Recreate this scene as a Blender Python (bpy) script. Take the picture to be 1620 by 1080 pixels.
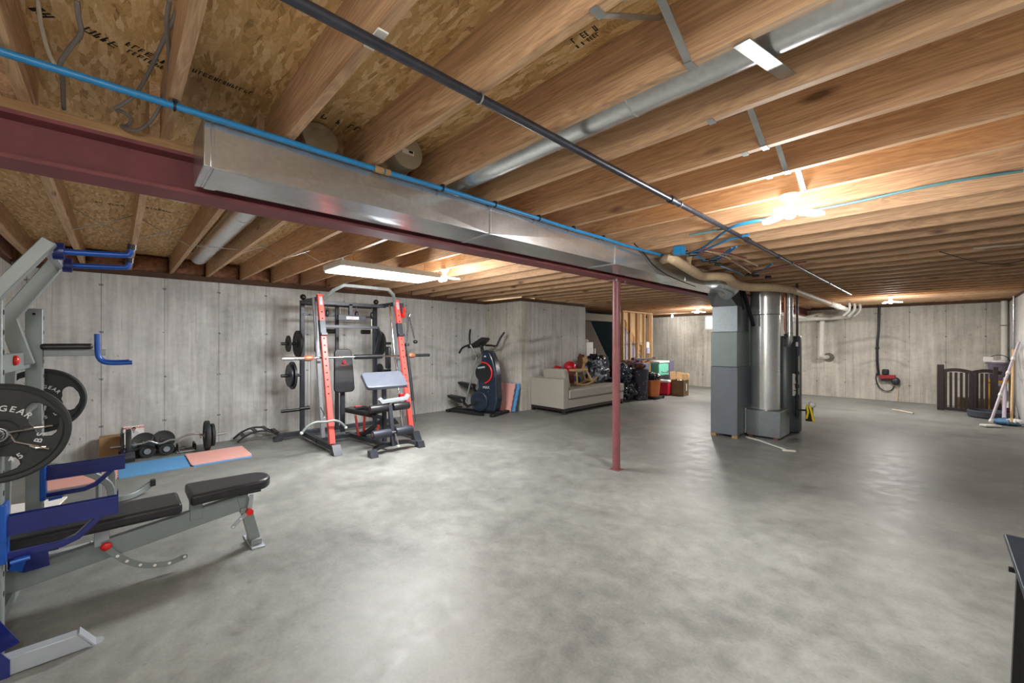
import bpy, bmesh, math, random
from mathutils import Vector, Matrix, Quaternion
random.seed(7)
for _o in list(bpy.data.objects):
    bpy.data.objects.remove(_o)
SC = bpy.context.scene
COL = SC.collection
PI = math.pi

# ---------------------------------------------------------------- camera
F_PX = 650.5                      # focal length in pixels of the 1620 wide frame
CAM = Vector((0.0, 0.0, 1.5))
SN, CS = math.sin(math.radians(46.14)), math.cos(math.radians(46.14))
cam_d = bpy.data.cameras.new('camera')
cam_d.sensor_width = 36.0
cam_d.lens = 36.0 * F_PX / 1620.0
cam_d.shift_y = 0.5 / 1620.0
cam_d.clip_start = 0.02
cam = bpy.data.objects.new('camera', cam_d)
COL.objects.link(cam)
cam.location = CAM
cam.rotation_euler = (PI / 2, 0, math.radians(46.14))
SC.camera = cam

# ---------------------------------------------------------------- exposure, world, lights
SC.view_settings.view_transform = 'Standard'
SC.view_settings.look = 'None'
SC.view_settings.gamma = 1
SC.view_settings.use_curve_mapping = False
SC.view_settings.exposure = 0.42
wd = bpy.data.worlds.new('daylight')
SC.world = wd
wd.use_nodes = True
wd.node_tree.nodes['Background'].inputs[0].default_value = (0.85, 0.92, 1.0, 1)
wd.node_tree.nodes['Background'].inputs[1].default_value = 3.0

def lamp_light(name, kind, loc, watts, color=(1, 0.95, 0.88), size=0.1, size_y=None, rot=(0, 0, 0)):
    d = bpy.data.lights.new(name, kind)
    d.energy = watts
    d.color = color
    if kind == 'AREA':
        d.shape = 'RECTANGLE'; d.size = size; d.size_y = size_y or size
    else:
        d.shadow_soft_size = size
    o = bpy.data.objects.new(name, d)
    o.location = loc; o.rotation_euler = rot
    COL.objects.link(o)
    return o
JB = 2.46      # joist underside
OSB = 2.695    # subfloor underside
WARM = (1.0, 0.975, 0.95)
COOL = (0.95, 0.98, 1.0)
BULBS = [(-0.68, 3.172), (-4.55, 3.13), (-0.72, 11.76), (-4.7, 11.72), (0.35, -0.266)]  # last one is an added bulb, unseen, that brightens the near end
BW = [88, 80, 84, 115, 66]
for (bx_, by_), w_ in zip(BULBS, BW):
    lamp_light('bulb_light', 'POINT', (bx_, by_, 2.25), w_ * 0.62, WARM, 0.12)
    lamp_light('bulb_light', 'AREA', (bx_, by_, 2.25), w_ * 0.38, WARM, 0.34)
lamp_light('tube_light', 'AREA', (-4.585, 2.3, 2.265), 42, COOL, 0.45, 1.15)
lamp_light('tube_light', 'POINT', (-4.585, 2.3, 2.20), 72, COOL, 0.2)
lamp_light('bulb_light', 'POINT', (-6.25, 13.5, 2.28), 14, WARM, 0.06)

# ---------------------------------------------------------------- points in the room from the photograph's lines of sight
def ray(px, py):
    a = (px - 810.0) / F_PX
    return Vector((-SN + CS * a, CS + SN * a, (540.5 - py) / F_PX))
def onZ(px, py, z=0.0):
    r = ray(px, py); return CAM + r * ((z - 1.5) / r.z)
def onX(px, py, x):
    r = ray(px, py); return CAM + r * (x / r.x)
def onY(px, py, y):
    r = ray(px, py); return CAM + r * (y / r.y)
def atD(px, py, d):
    return CAM + ray(px, py) * d

# ---------------------------------------------------------------- mesh collector
def V(*a):
    return Vector(a)
class MB:
    def __init__(s):
        s.v = []; s.f = []; s.sm = []
    def add(s, vs, fs, smooth=False):
        n = len(s.v)
        s.v += [Vector(v) for v in vs]
        for f in fs:
            s.f.append([i + n for i in f]); s.sm.append(smooth)
        return s
    def box(s, x0, x1, y0, y1, z0, z1, M=None):
        vs = [V(x, y, z) for z in (z0, z1) for y in (y0, y1) for x in (x0, x1)]
        if M is not None: vs = [M @ v for v in vs]
        return s.add(vs, [(0, 2, 3, 1), (4, 5, 7, 6), (0, 1, 5, 4), (2, 6, 7, 3), (0, 4, 6, 2), (1, 3, 7, 5)])
    def cbox(s, c, sz, rot=None):
        M = Matrix.Translation(Vector(c))
        if rot is not None: M = M @ rot
        return s.box(-sz[0] / 2, sz[0] / 2, -sz[1] / 2, sz[1] / 2, -sz[2] / 2, sz[2] / 2, M)
    def frame(s, p0, p1, up=(0, 0, 1)):
        d = (Vector(p1) - Vector(p0)); L = d.length; z = d.normalized()
        u = Vector(up)
        if abs(z.dot(u)) > 0.99: u = V(1, 0, 0) if abs(z.x) < 0.9 else V(0, 1, 0)
        x = u.cross(z).normalized(); y = z.cross(x)
        return Matrix(((x.x, y.x, z.x, p0[0]), (x.y, y.y, z.y, p0[1]), (x.z, y.z, z.z, p0[2]), (0, 0, 0, 1))), L
    def bar(s, p0, p1, w, h, up=(0, 0, 1)):
        """rectangular bar from p0 to p1; h measured along up"""
        M, L = s.frame(p0, p1, up)
        return s.box(-w / 2, w / 2, -h / 2, h / 2, 0, L, M)
    def cyl(s, p0, p1, r, r2=None, n=20, caps=True):
        r2 = r if r2 is None else r2
        M, L = s.frame(p0, p1)
        vs = []
        for z, rr in ((0, r), (L, r2)):
            vs += [M @ V(rr * math.cos(2 * PI * i / n), rr * math.sin(2 * PI * i / n), z) for i in range(n)]
        s.add(vs, [(i, (i + 1) % n, n + (i + 1) % n, n + i) for i in range(n)], True)
        if caps:
            s.add(vs, [tuple(range(n))[::-1], tuple(range(n, 2 * n))])
        return s
    def lathe(s, p0, p1, prof, n=32, close=False):
        """prof: (radius, distance along p0->p1)"""
        M, L = s.frame(p0, p1)
        vs = []; m = len(prof)
        for r, z in prof:
            vs += [M @ V(r * math.cos(2 * PI * i / n), r * math.sin(2 * PI * i / n), z) for i in range(n)]
        fs = []
        for k in range(m - (0 if close else 1)):
            a = k * n; b = ((k + 1) % m) * n
            fs += [(a + i, a + (i + 1) % n, b + (i + 1) % n, b + i) for i in range(n)]
        s.add(vs, fs, True)
        if not close:
            if prof[0][0] > 1e-4: s.add(vs[:n], [tuple(range(n))[::-1]])
            if prof[-1][0] > 1e-4: s.add(vs[-n:], [tuple(range(n))])
        return s
    def tube(s, pts, r, n=10, smooth=0, caps=True, rs=None):
        pts = [Vector(p) for p in pts]
        if smooth: pts, rs = catmull(pts, smooth, rs)
        m = len(pts); vs = []; prev = None
        for i, p in enumerate(pts):
            t = (pts[min(i + 1, m - 1)] - pts[max(i - 1, 0)])
            t = t.normalized() if t.length > 1e-9 else V(0, 0, 1)
            if prev is None:
                u = V(0, 0, 1) if abs(t.z) < 0.9 else V(1, 0, 0)
                x = u.cross(t).normalized()
            else:
                x = (prev - t * prev.dot(t)); x = x.normalized() if x.length > 1e-6 else V(1, 0, 0)
            y = t.cross(x); prev = x
            rr = rs[i] if rs else r
            vs += [p + x * rr * math.cos(2 * PI * k / n) + y * rr * math.sin(2 * PI * k / n) for k in range(n)]
        fs = []
        for i in range(m - 1):
            a = i * n; b = a + n
            fs += [(a + k, a + (k + 1) % n, b + (k + 1) % n, b + k) for k in range(n)]
        s.add(vs, fs, True)
        if caps: s.add(vs, [tuple(range(n))[::-1], tuple(range((m - 1) * n, m * n))])
        return s
    def sqtube(s, pts, w, h, up=(0, 0, 1), smooth=0):
        """rectangular section swept along pts, mitred; up fixes the section's h direction"""
        pts = [Vector(p) for p in pts]
        if smooth: pts, _ = catmull(pts, smooth, None)
        m = len(pts); vs = []; U = Vector(up).normalized()
        for i, p in enumerate(pts):
            a = (pts[i] - pts[i - 1]).normalized() if i else (pts[1] - pts[0]).normalized()
            b = (pts[i + 1] - pts[i]).normalized() if i < m - 1 else a
            t = (a + b).normalized()
            x = U.cross(t)
            x = x.normalized() if x.length > 1e-6 else V(1, 0, 0)
            y = t.cross(x)
            k = 1.0 / max(0.35, t.dot(a))
            # widen in the bend plane only
            bend = (b - a)
            kx = k if bend.length > 1e-6 and abs(bend.normalized().dot(x)) > 0.7 else 1
            ky = k if bend.length > 1e-6 and abs(bend.normalized().dot(y)) > 0.7 else 1
            for sx, sy in ((-1, -1), (1, -1), (1, 1), (-1, 1)):
                vs.append(p + x * sx * w / 2 * kx + y * sy * h / 2 * ky)
        fs = []
        for i in range(m - 1):
            a = i * 4; b = a + 4
            fs += [(a + k, a + (k + 1) % 4, b + (k + 1) % 4, b + k) for k in range(4)]
        fs += [(3, 2, 1, 0), tuple(range(4 * m - 4, 4 * m))]
        return s.add(vs, fs)
    def prism(s, poly, vec):
        """poly: list of 3D points; extruded by vec"""
        n = len(poly); vec = Vector(vec)
        vs = [Vector(p) for p in poly] + [Vector(p) + vec for p in poly]
        return s.add(vs, [tuple(range(n))[::-1], tuple(range(n, 2 * n))] + [(i, (i + 1) % n, n + (i + 1) % n, n + i) for i in range(n)])
    def ball(s, c, r, sz=(1, 1, 1), n=20, m=12, fn=None):
        c = Vector(c); vs = []; fs = []
        for j in range(m + 1):
            th = PI * j / m
            for i in range(n):
                ph = 2 * PI * i / n
                d = V(math.sin(th) * math.cos(ph), math.sin(th) * math.sin(ph), math.cos(th))
                k = fn(d) if fn else 1
                vs.append(c + V(d.x * sz[0], d.y * sz[1], d.z * sz[2]) * r * k)
        for j in range(m):
            for i in range(n):
                fs.append((j * n + i, (j + 1) * n + i, (j + 1) * n + (i + 1) % n, j * n + (i + 1) % n))
        return s.add(vs, fs, True)
    def torus(s, c, axis, R, r, n=32, m=8, a0=0, a1=2 * PI):
        M, _ = s.frame(c, Vector(c) + Vector(axis))
        full = abs(a1 - a0 - 2 * PI) < 1e-6
        pts = [M @ V(R * math.cos(a0 + (a1 - a0) * i / n), R * math.sin(a0 + (a1 - a0) * i / n), 0) for i in range(n + 1)]
        return s.tube(pts, r, m, caps=not full)
    def build(s, name, m, parent=None, bevel=0, seg=2, solid=0, subsurf=0, angle=35):
        me = bpy.data.meshes.new(name)
        if parent is not None:
            off = ORI[parent.name]
        else:
            xs = [v.x for v in s.v]; ys = [v.y for v in s.v]; zs = [v.z for v in s.v]
            off = V((min(xs) + max(xs)) / 2, (min(ys) + max(ys)) / 2, min(zs))
        me.from_pydata([v - off for v in s.v], [], s.f)
        me.update()
        bm = bmesh.new(); bm.from_mesh(me)
        bmesh.ops.remove_doubles(bm, verts=bm.verts, dist=1e-6)
        bmesh.ops.recalc_face_normals(bm, faces=bm.faces)
        bm.to_mesh(me); bm.free()
        me.polygons.foreach_set('use_smooth', [True] * len(me.polygons))
        me.set_sharp_from_angle(angle=math.radians(angle))
        o = bpy.data.objects.new(name, me)
        COL.objects.link(o)
        if m is not None: me.materials.append(m)
        if parent is not None:
            o.parent = parent; ORI[o.name] = off
        else:
            o.location = off; ORI[o.name] = off
        if solid:
            md = o.modifiers.new('solid', 'SOLIDIFY'); md.thickness = solid; md.offset = 0
        if bevel:
            md = o.modifiers.new('bevel', 'BEVEL'); md.width = bevel; md.segments = seg; md.limit_method = 'ANGLE'
            md.angle_limit = math.radians(40); md.harden_normals = False
        if subsurf:
            md = o.modifiers.new('sub', 'SUBSURF'); md.levels = subsurf; md.render_levels = subsurf
        return o
ORI = {}
def catmull(pts, k, rs):
    out = []; ro = []
    n = len(pts)
    for i in range(n - 1):
        p0 = pts[max(i - 1, 0)]; p1 = pts[i]; p2 = pts[i + 1]; p3 = pts[min(i + 2, n - 1)]
        for j in range(k):
            t = j / k
            out.append(0.5 * ((2 * p1) + (p2 - p0) * t + (2 * p0 - 5 * p1 + 4 * p2 - p3) * t * t + (3 * p1 - p0 - 3 * p2 + p3) * t ** 3))
            if rs: ro.append(rs[i] * (1 - t) + rs[i + 1] * t)
    out.append(pts[-1])
    if rs: ro.append(rs[-1])
    return out, (ro if rs else None)

def tag(o, label, cat, group=None, kind=None):
    if label: o['label'] = label
    if cat: o['category'] = cat
    if group: o['group'] = group
    if kind: o['kind'] = kind
    return o
def thing(name, label, cat, loc=(0, 0, 0), group=None):
    o = bpy.data.objects.new(name, None)
    o.empty_display_size = 0.1
    COL.objects.link(o)
    o.location = loc; ORI[o.name] = Vector(loc)
    return tag(o, label, cat, group)
def lab(o, label):
    o['label'] = label; return o
def struct(o):
    o['kind'] = 'structure'; return o
def dup(root, loc, rz=0.0, label=None, group=None, scale=None):
    r = root.copy(); COL.objects.link(r); r.location = loc; r.rotation_euler = (0, 0, rz)
    if scale: r.scale = scale
    if label: r['label'] = label
    if group: r['group'] = group
    def rec(a, b):
        for ch in list(a.children):
            c = ch.copy(); COL.objects.link(c); c.parent = b
            rec(ch, c)
    rec(root, r)
    return r
_texts = {}
def text_mb(body, size, depth=0.001, bold=0.0):
    """letters as mesh in the XY plane, centred"""
    cu = bpy.data.curves.new('letters', 'FONT')
    cu.body = body; cu.size = size; cu.extrude = depth / 2; cu.align_x = 'CENTER'; cu.align_y = 'CENTER'; cu.offset = bold
    cu.resolution_u = 3
    o = bpy.data.objects.new('letters', cu)
    COL.objects.link(o)
    bpy.context.view_layer.update()
    me = bpy.data.meshes.new_from_object(o)
    vs = [v.co.copy() for v in me.vertices]; fs = [tuple(p.vertices) for p in me.polygons]
    bpy.data.objects.remove(o); bpy.data.curves.remove(cu); bpy.data.meshes.remove(me)
    return vs, fs
def put_text(mb, body, size, M, depth=0.001, bold=0.0):
    vs, fs = text_mb(body, size, depth, bold)
    mb.add([M @ v for v in vs], fs)
def basis(o, x, y):
    x = Vector(x).normalized(); z = x.cross(Vector(y)).normalized(); y = z.cross(x)
    return Matrix(((x.x, y.x, z.x, o[0]), (x.y, y.y, z.y, o[1]), (x.z, y.z, z.z, o[2]), (0, 0, 0, 1)))

# ---------------------------------------------------------------- materials
def srgb(r, g, b):
    f = lambda c: (c / 255 / 12.92) if c / 255 <= 0.04045 else ((c / 255 + 0.055) / 1.055) ** 2.4
    return (f(r), f(g), f(b), 1)
class NT:
    def __init__(s, name):
        s.m = bpy.data.materials.new(name); s.m.use_nodes = True
        s.t = s.m.node_tree; s.b = s.t.nodes['Principled BSDF']
    def n(s, typ, **kw):
        nd = s.t.nodes.new(typ)
        for k, v in kw.items():
            if k[0] == '_':
                nd.inputs[k[1:].replace('_', ' ')].default_value = v
            else: setattr(nd, k, v)
        return nd
    def l(s, a, b): s.t.links.new(a, b)
    def math(s, op, a, b=None, c=None, clamp=False):
        nd = s.n('ShaderNodeMath', operation=op); nd.use_clamp = clamp
        for i, x in enumerate((a, b, c)):
            if x is None: continue
            if isinstance(x, (int, float)): nd.inputs[i].default_value = x
            else: s.l(x, nd.inputs[i])
        return nd.outputs[0]
    def ramp(s, fac, stops, interp='LINEAR'):
        nd = s.n('ShaderNodeValToRGB'); cr = nd.color_ramp; cr.interpolation = interp
        while len(cr.elements) < len(stops): cr.elements.new(0.5)
        for e, (p, c) in zip(cr.elements, stops): e.position = p; e.color = c
        s.l(fac, nd.inputs[0]); return nd.outputs[0]
    def mix(s, fac, a, b, mode='MIX'):
        nd = s.n('ShaderNodeMix', data_type='RGBA', blend_type=mode)
        for i, x in ((0, fac), (6, a), (7, b)):
            if isinstance(x, (int, float)): nd.inputs[i].default_value = x
            elif isinstance(x, tuple): nd.inputs[i].default_value = x
            else: s.l(x, nd.inputs[i])
        return nd.outputs[2]
    def coord(s, which='Object', scale=(1, 1, 1), rand=0.0, rot=(0, 0, 0)):
        if which == 'World':
            c = s.n('ShaderNodeNewGeometry').outputs['Position']
        else:
            c = s.n('ShaderNodeTexCoord').outputs[which]
        if rand:
            oi = s.n('ShaderNodeObjectInfo')
            mul = s.math('MULTIPLY', oi.outputs['Random'], rand)
            cb = s.n('ShaderNodeCombineXYZ'); s.l(mul, cb.inputs[0]); s.l(mul, cb.inputs[1]); s.l(mul, cb.inputs[2])
            va = s.n('ShaderNodeVectorMath', operation='ADD'); s.l(c, va.inputs[0]); s.l(cb.outputs[0], va.inputs[1]); c = va.outputs[0]
        mp = s.n('ShaderNodeMapping'); mp.inputs['Scale'].default_value = scale; mp.inputs['Rotation'].default_value = rot
        s.l(c, mp.inputs[0]); return mp.outputs[0]
    def noise(s, vec, scale, detail=3, rough=0.5, dist=0.0):
        nd = s.n('ShaderNodeTexNoise'); nd.inputs['Scale'].default_value = scale; nd.inputs['Detail'].default_value = detail
        nd.inputs['Roughness'].default_value = rough; nd.inputs['Distortion'].default_value = dist
        s.l(vec, nd.inputs['Vector']); return nd.outputs['Fac']
    def bump(s, h, strength=0.2, dist=0.01):
        nd = s.n('ShaderNodeBump'); nd.inputs['Strength'].default_value = strength; nd.inputs['Distance'].default_value = dist
        s.l(h, nd.inputs['Height']); s.l(nd.outputs[0], s.b.inputs['Normal'])
    def done(s, col=None, rough=0.5, metal=0.0, spec=0.5, coat=0):
        if col is not None:
            if isinstance(col, tuple): s.b.inputs['Base Color'].default_value = col
            else: s.l(col, s.b.inputs['Base Color'])
        if isinstance(rough, (int, float)): s.b.inputs['Roughness'].default_value = rough
        else: s.l(rough, s.b.inputs['Roughness'])
        s.b.inputs['Metallic'].default_value = metal
        s.b.inputs['Specular IOR Level'].default_value = spec
        if coat: s.b.inputs['Coat Weight'].default_value = coat
        return s.m
def plain(name, c, rough=0.5, metal=0.0, var=0.12, scale=18, bump=0.0, spec=0.5, coat=0):
    """painted, plastic or fabric surface with slight tone variation"""
    t = NT(name); v = t.coord('Object', rand=5)
    n = t.noise(v, scale, 3, 0.6)
    c0 = tuple(x * (1 - var) for x in c[:3]) + (1,); c1 = tuple(min(1, x * (1 + var)) for x in c[:3]) + (1,)
    col = t.ramp(n, [(0.3, c0), (0.7, c1)])
    if bump: t.bump(t.noise(v, scale * 6, 2), bump, 0.004)
    r = t.math('MULTIPLY_ADD', n, 0.16, rough - 0.08, clamp=True)
    return t.done(col, r, metal, spec, coat)
def emit(name, c, k):
    t = NT(name)
    t.b.inputs['Emission Color'].default_value = c; t.b.inputs['Emission Strength'].default_value = k
    return t.done((0.9, 0.9, 0.9, 1), 0.5)

def wood(name, axis, base=(222, 185, 145), dark=(142, 106, 82), knots=True, contrast=1.0):
    t = NT(name)
    long_, cross = 0.9, 11.0
    sc = [cross] * 3; sc[axis] = long_
    v = t.coord('Object', tuple(sc), rand=40)
    w1 = t.noise(v, 1.0, 4, 0.55, 1.2)
    bands = t.math('FRACT', t.math('MULTIPLY', w1, 9.0))
    bands = t.math('ABSOLUTE', t.math('MULTIPLY_ADD', bands, 2.0, -1.0))
    sc2 = [90.0] * 3; sc2[axis] = 2.2
    fine = t.noise(t.coord('Object', tuple(sc2), rand=40), 1.0, 2, 0.6)
    big = t.noise(t.coord('Object', (0.8, 0.8, 0.8), rand=60), 1.0, 2)
    k = t.math('ADD', t.math('MULTIPLY', bands, 0.20 * contrast), t.math('MULTIPLY', fine, 0.45))
    k = t.math('ADD', k, t.math('MULTIPLY', big, 0.35))
    col = t.ramp(k, [(0.18, srgb(*dark)), (0.75, srgb(*base))])
    if knots:
        sk = [5.0] * 3; sk[axis] = 1.7
        vor = t.n('ShaderNodeTexVoronoi'); vor.inputs['Scale'].default_value = 1.0
        t.l(t.coord('Object', tuple(sk), rand=80), vor.inputs['Vector'])
        kn = t.ramp(vor.outputs['Distance'], [(0.06, (1, 1, 1, 1)), (0.16, (0, 0, 0, 1))])
        col = t.mix(t.math('MULTIPLY', kn, 0.75), col, srgb(72, 42, 28))
    oi = t.n('ShaderNodeObjectInfo')
    hv = t.n('ShaderNodeHueSaturation'); t.l(col, hv.inputs['Color'])
    t.l(t.math('MULTIPLY_ADD', oi.outputs['Random'], 0.25, 0.86), hv.inputs['Value'])
    t.bump(fine, 0.15, 0.002)
    return t.done(hv.outputs[0], 0.62, 0, 0.3)

def osb_mat():
    t = NT('strand board')
    cols = [(0.18, srgb(138, 104, 62)), (0.34, srgb(202, 162, 106)), (0.55, srgb(226, 188, 132)), (0.72, srgb(242, 212, 160)), (0.9, srgb(255, 240, 206))]
    def layer(rot, sx, sy, spread):
        v = t.coord('World', (sx, sy, 1), rot=(0, 0, rot))
        nz = t.n('ShaderNodeTexNoise'); nz.inputs['Scale'].default_value = 1.1; nz.inputs['Detail'].default_value = 1
        t.l(v, nz.inputs['Vector'])
        mx = t.n('ShaderNodeVectorMath', operation='MULTIPLY_ADD'); t.l(nz.outputs['Color'], mx.inputs[0]); mx.inputs[1].default_value = (0.9, 0.9, 0); t.l(v, mx.inputs[2])
        vo = t.n('ShaderNodeTexVoronoi'); vo.voronoi_dimensions = '2D'; vo.inputs['Scale'].default_value = 1.0
        t.l(mx.outputs[0], vo.inputs['Vector'])
        sp = t.n('ShaderNodeSeparateColor'); t.l(vo.outputs['Color'], sp.inputs[0])
        # strand grain inside each flake, in that flake's own direction
        vr = t.n('ShaderNodeVectorRotate', rotation_type='Z_AXIS')
        t.l(t.coord('World', (1, 1, 0)), vr.inputs['Vector']); t.l(t.math('MULTIPLY_ADD', sp.outputs[2], spread, rot - spread / 2), vr.inputs['Angle'])
        mp = t.n('ShaderNodeMapping'); mp.inputs['Scale'].default_value = (7, 130, 1); t.l(vr.outputs[0], mp.inputs[0])
        g = t.noise(mp.outputs[0], 1.0, 2, 0.6)
        val = t.math('ADD', t.math('MULTIPLY', sp.outputs[0], 0.50), t.math('MULTIPLY', g, 0.55))
        return val, sp.outputs[1]
    a, am = layer(0.15, 11, 52, 1.2)
    b, bm_ = layer(-0.45, 12, 60, 1.2)
    c, cm = layer(1.0, 14, 55, 1.2)
    val = t.math('ADD', t.math('MULTIPLY', a, t.math('GREATER_THAN', am, 0.5)), t.math('MULTIPLY', b, t.math('LESS_THAN', am, 0.5)))
    k3 = t.math('GREATER_THAN', cm, 0.74)
    val = t.math('ADD', t.math('MULTIPLY', val, t.math('SUBTRACT', 1.0, k3)), t.math('MULTIPLY', c, k3))
    k = t.ramp(val, cols)
    n = t.noise(t.coord('World', (1, 1, 1)), 70, 3)
    k = t.mix(0.2, k, t.ramp(n, [(0.3, srgb(150, 114, 68)), (0.7, srgb(206, 168, 114))]))
    t.bump(val, 0.35, 0.003)
    return t.done(k, 0.6, 0, 0.3)

def concrete_wall(name, axis, phase, base=(198, 198, 196), stain=1.0, stain_ramp=(-99.0, 1.0)):
    """poured wall: form seams every .6245 m along the axis, tie marks, streaks and damp bands"""
    t = NT(name)
    P = t.n('ShaderNodeNewGeometry').outputs['Position']
    sp = t.n('ShaderNodeSeparateXYZ'); t.l(P, sp.inputs[0])
    u = sp.outputs[axis]; z = sp.outputs[2]
    streak = t.noise(t.coord('World', (9, 9, 0.55)), 1.6, 4, 0.6)
    fine = t.noise(t.coord('World', (1, 1, 1)), 14, 4, 0.6)
    blot = t.noise(t.coord('World', (1, 1, 1)), 1.7, 4, 0.55, 0.4)
    k = t.math('ADD', t.math('MULTIPLY', streak, 0.45), t.math('ADD', t.math('MULTIPLY', fine, 0.2), t.math('MULTIPLY', blot, 0.35)))
    d = tuple(int(x * 0.80) for x in base); l_ = tuple(min(255, int(x * 1.10)) for x in base)
    col = t.ramp(k, [(0.33, srgb(*d)), (0.66, srgb(*l_))])
    # thin dark vertical streak lines
    st2 = t.noise(t.coord('World', (38, 38, 0.8)), 1.0, 2, 0.5)
    st = t.math('MULTIPLY', t.ramp(st2, [(0.66, (0, 0, 0, 1)), (0.74, (1, 1, 1, 1))]), 0.30)
    col = t.mix(st, col, srgb(96, 96, 92))
    pit = t.ramp(t.noise(t.coord('World', (1, 1, 0.6)), 17, 2, 0.5), [(0.735, (0, 0, 0, 1)), (0.78, (1, 1, 1, 1))])
    col = t.mix(t.math('MULTIPLY', pit, 0.6), col, srgb(84, 84, 80))
    # seams
    ph = t.math('DIVIDE', t.math('SUBTRACT', u, phase), 0.6245)
    fr = t.math('ABSOLUTE', t.math('SUBTRACT', t.math('FRACT', t.math('ADD', ph, 0.5)), 0.5))
    seam = t.math('LESS_THAN', fr, 0.0062)
    breakup = t.math('MULTIPLY_ADD', t.noise(t.coord('World', (1, 1, 1.2)), 2.5, 2), 0.9, 0.25, clamp=True)
    col = t.mix(t.math('MULTIPLY', t.math('MULTIPLY', seam, breakup), 0.85), col, srgb(74, 74, 72))
    # tie marks: small dark dashes where seams cross three heights
    zz = t.math('ABSOLUTE', t.math('SUBTRACT', t.math('FRACT', t.math('DIVIDE', t.math('SUBTRACT', z, 0.1), 0.61)), 0.5))
    tie = t.math('MULTIPLY', t.math('LESS_THAN', zz, 0.02), t.math('LESS_THAN', fr, 0.035))
    tn = t.math('GREATER_THAN', t.noise(t.coord('World', (1, 1, 1)), 30, 1), 0.44)
    col = t.mix(t.math('MULTIPLY', t.math('MULTIPLY', tie, tn), 0.7), col, srgb(84, 82, 78))
    if stain:
        wob = t.noise(t.coord('World', (1, 1, 0.2)), 0.55, 2, 0.5)
        zw = t.math('ADD', z, t.math('MULTIPLY', wob, 1.1))
        amt = None
        for z0, wd_, s_ in ((1.98, 0.07, 0.55), (1.72, 0.14, 0.40), (1.38, 0.06, 0.40)):
            bnd = t.math('SUBTRACT', 1.0, t.math('DIVIDE', t.math('ABSOLUTE', t.math('SUBTRACT', zw, z0)), wd_), clamp=True)
            bnd = t.math('MULTIPLY', bnd, s_)
            amt = bnd if amt is None else t.math('MAXIMUM', amt, bnd)
        amt = t.math('MULTIPLY', amt, t.math('MULTIPLY_ADD', u, 1.0 / stain_ramp[1], -stain_ramp[0] / stain_ramp[1], clamp=True))
        patch = t.ramp(t.noise(t.coord('World', (1, 1, 1)), 1.1, 2), [(0.46, (0, 0, 0, 1)), (0.58, (1, 1, 1, 1))])
        amt = t.math('MULTIPLY', t.math('MULTIPLY', amt, patch), stain)
        col = t.mix(amt, col, srgb(92, 88, 82))
    t.bump(t.math('ADD', fine, t.math('MULTIPLY', seam, -1.0)), 0.25, 0.004)
    return t.done(col, 0.8, 0, 0.25)

def floor_mat():
    t = NT('floor concrete')
    v = t.coord('World')
    a = t.noise(v, 0.9, 6, 0.6, 0.6); b = t.noise(v, 7, 5, 0.65, 0.3); c = t.noise(v, 60, 3, 0.6)
    k = t.math('ADD', t.math('MULTIPLY', a, 0.5), t.math('ADD', t.math('MULTIPLY', b, 0.35), t.math('MULTIPLY', c, 0.15)))
    col = t.ramp(k, [(0.36, srgb(96, 98, 95)), (0.5, srgb(124, 126, 122)), (0.64, srgb(148, 150, 145))])
    sp = t.ramp(t.noise(v, 5.5, 3, 0.5), [(0.68, (0, 0, 0, 1)), (0.76, (1, 1, 1, 1))])
    col = t.mix(t.math('MULTIPLY', sp, 0.35), col, srgb(84, 78, 66))
    s2 = t.ramp(t.noise(v, 1.3, 5, 0.65, 0.8), [(0.55, (0, 0, 0, 1)), (0.66, (1, 1, 1, 1))])
    col = t.mix(t.math('MULTIPLY', s2, 0.16), col, srgb(84, 82, 74))
    s3 = t.ramp(t.noise(v, 26, 2, 0.5), [(0.72, (0, 0, 0, 1)), (0.77, (1, 1, 1, 1))])
    col = t.mix(t.math('MULTIPLY', s3, 0.4), col, srgb(70, 66, 58))
    r = t.math('MULTIPLY_ADD', b, 0.35, 0.28)
    t.bump(k, 0.12, 0.01)
    return t.done(col, r, 0, 0.45)

def galv(name, rough=0.32, base=(176, 182, 186), streak=None):
    t = NT(name)
    v = t.coord('World')
    vo = t.n('ShaderNodeTexVoronoi'); vo.inputs['Scale'].default_value = 55; t.l(v, vo.inputs['Vector'])
    sp = t.n('ShaderNodeSeparateColor'); t.l(vo.outputs['Color'], sp.inputs[0])
    n = t.noise(v, 3.2, 3)
    k = t.math('ADD', t.math('MULTIPLY', sp.outputs[0], 0.25), t.math('MULTIPLY', n, 0.75))
    d = tuple(int(x * 0.9) for x in base)
    col = t.ramp(k, [(0.25, srgb(*d)), (0.75, srgb(*base))])
    r = t.math('MULTIPLY_ADD', n, 0.08, rough - 0.04)
    if streak: t.bump(t.noise(t.coord('World', streak), 1, 2), 0.05, 0.004)
    return t.done(col, r, 0.82)

M = {}
M['pine_x'] = wood('pine joist', 0)
M['pine_z'] = wood('pine stud', 2, base=(208, 172, 124), dark=(160, 122, 82))
M['pine_y'] = wood('pine plate', 1, base=(190, 154, 110), dark=(136, 102, 68))
M['osb'] = osb_mat()
M['wall_g'] = concrete_wall('gym wall concrete', 1, -0.146, stain=0.9, stain_ramp=(2.6, 1.5))
M['wall_f'] = concrete_wall('far wall concrete', 0, 0.1, base=(196, 192, 182), stain=0.6)
M['wall_b'] = concrete_wall('bay wall concrete', 1, 0.2, base=(196, 196, 192), stain=1.1)
M['floor'] = floor_mat()
M['galv'] = galv('galvanised sheet', 0.25, (212, 216, 218), streak=(2, 2, 90))
M['galv_s'] = galv('galvanised round duct', 0.26, (230, 233, 234))
M['galv_d'] = galv('galvanised cabinet', 0.42, (150, 158, 162))
M['dull'] = plain('dull metal cap', srgb(176, 168, 148), 0.5, 0.3, 0.08, 8)
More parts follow.
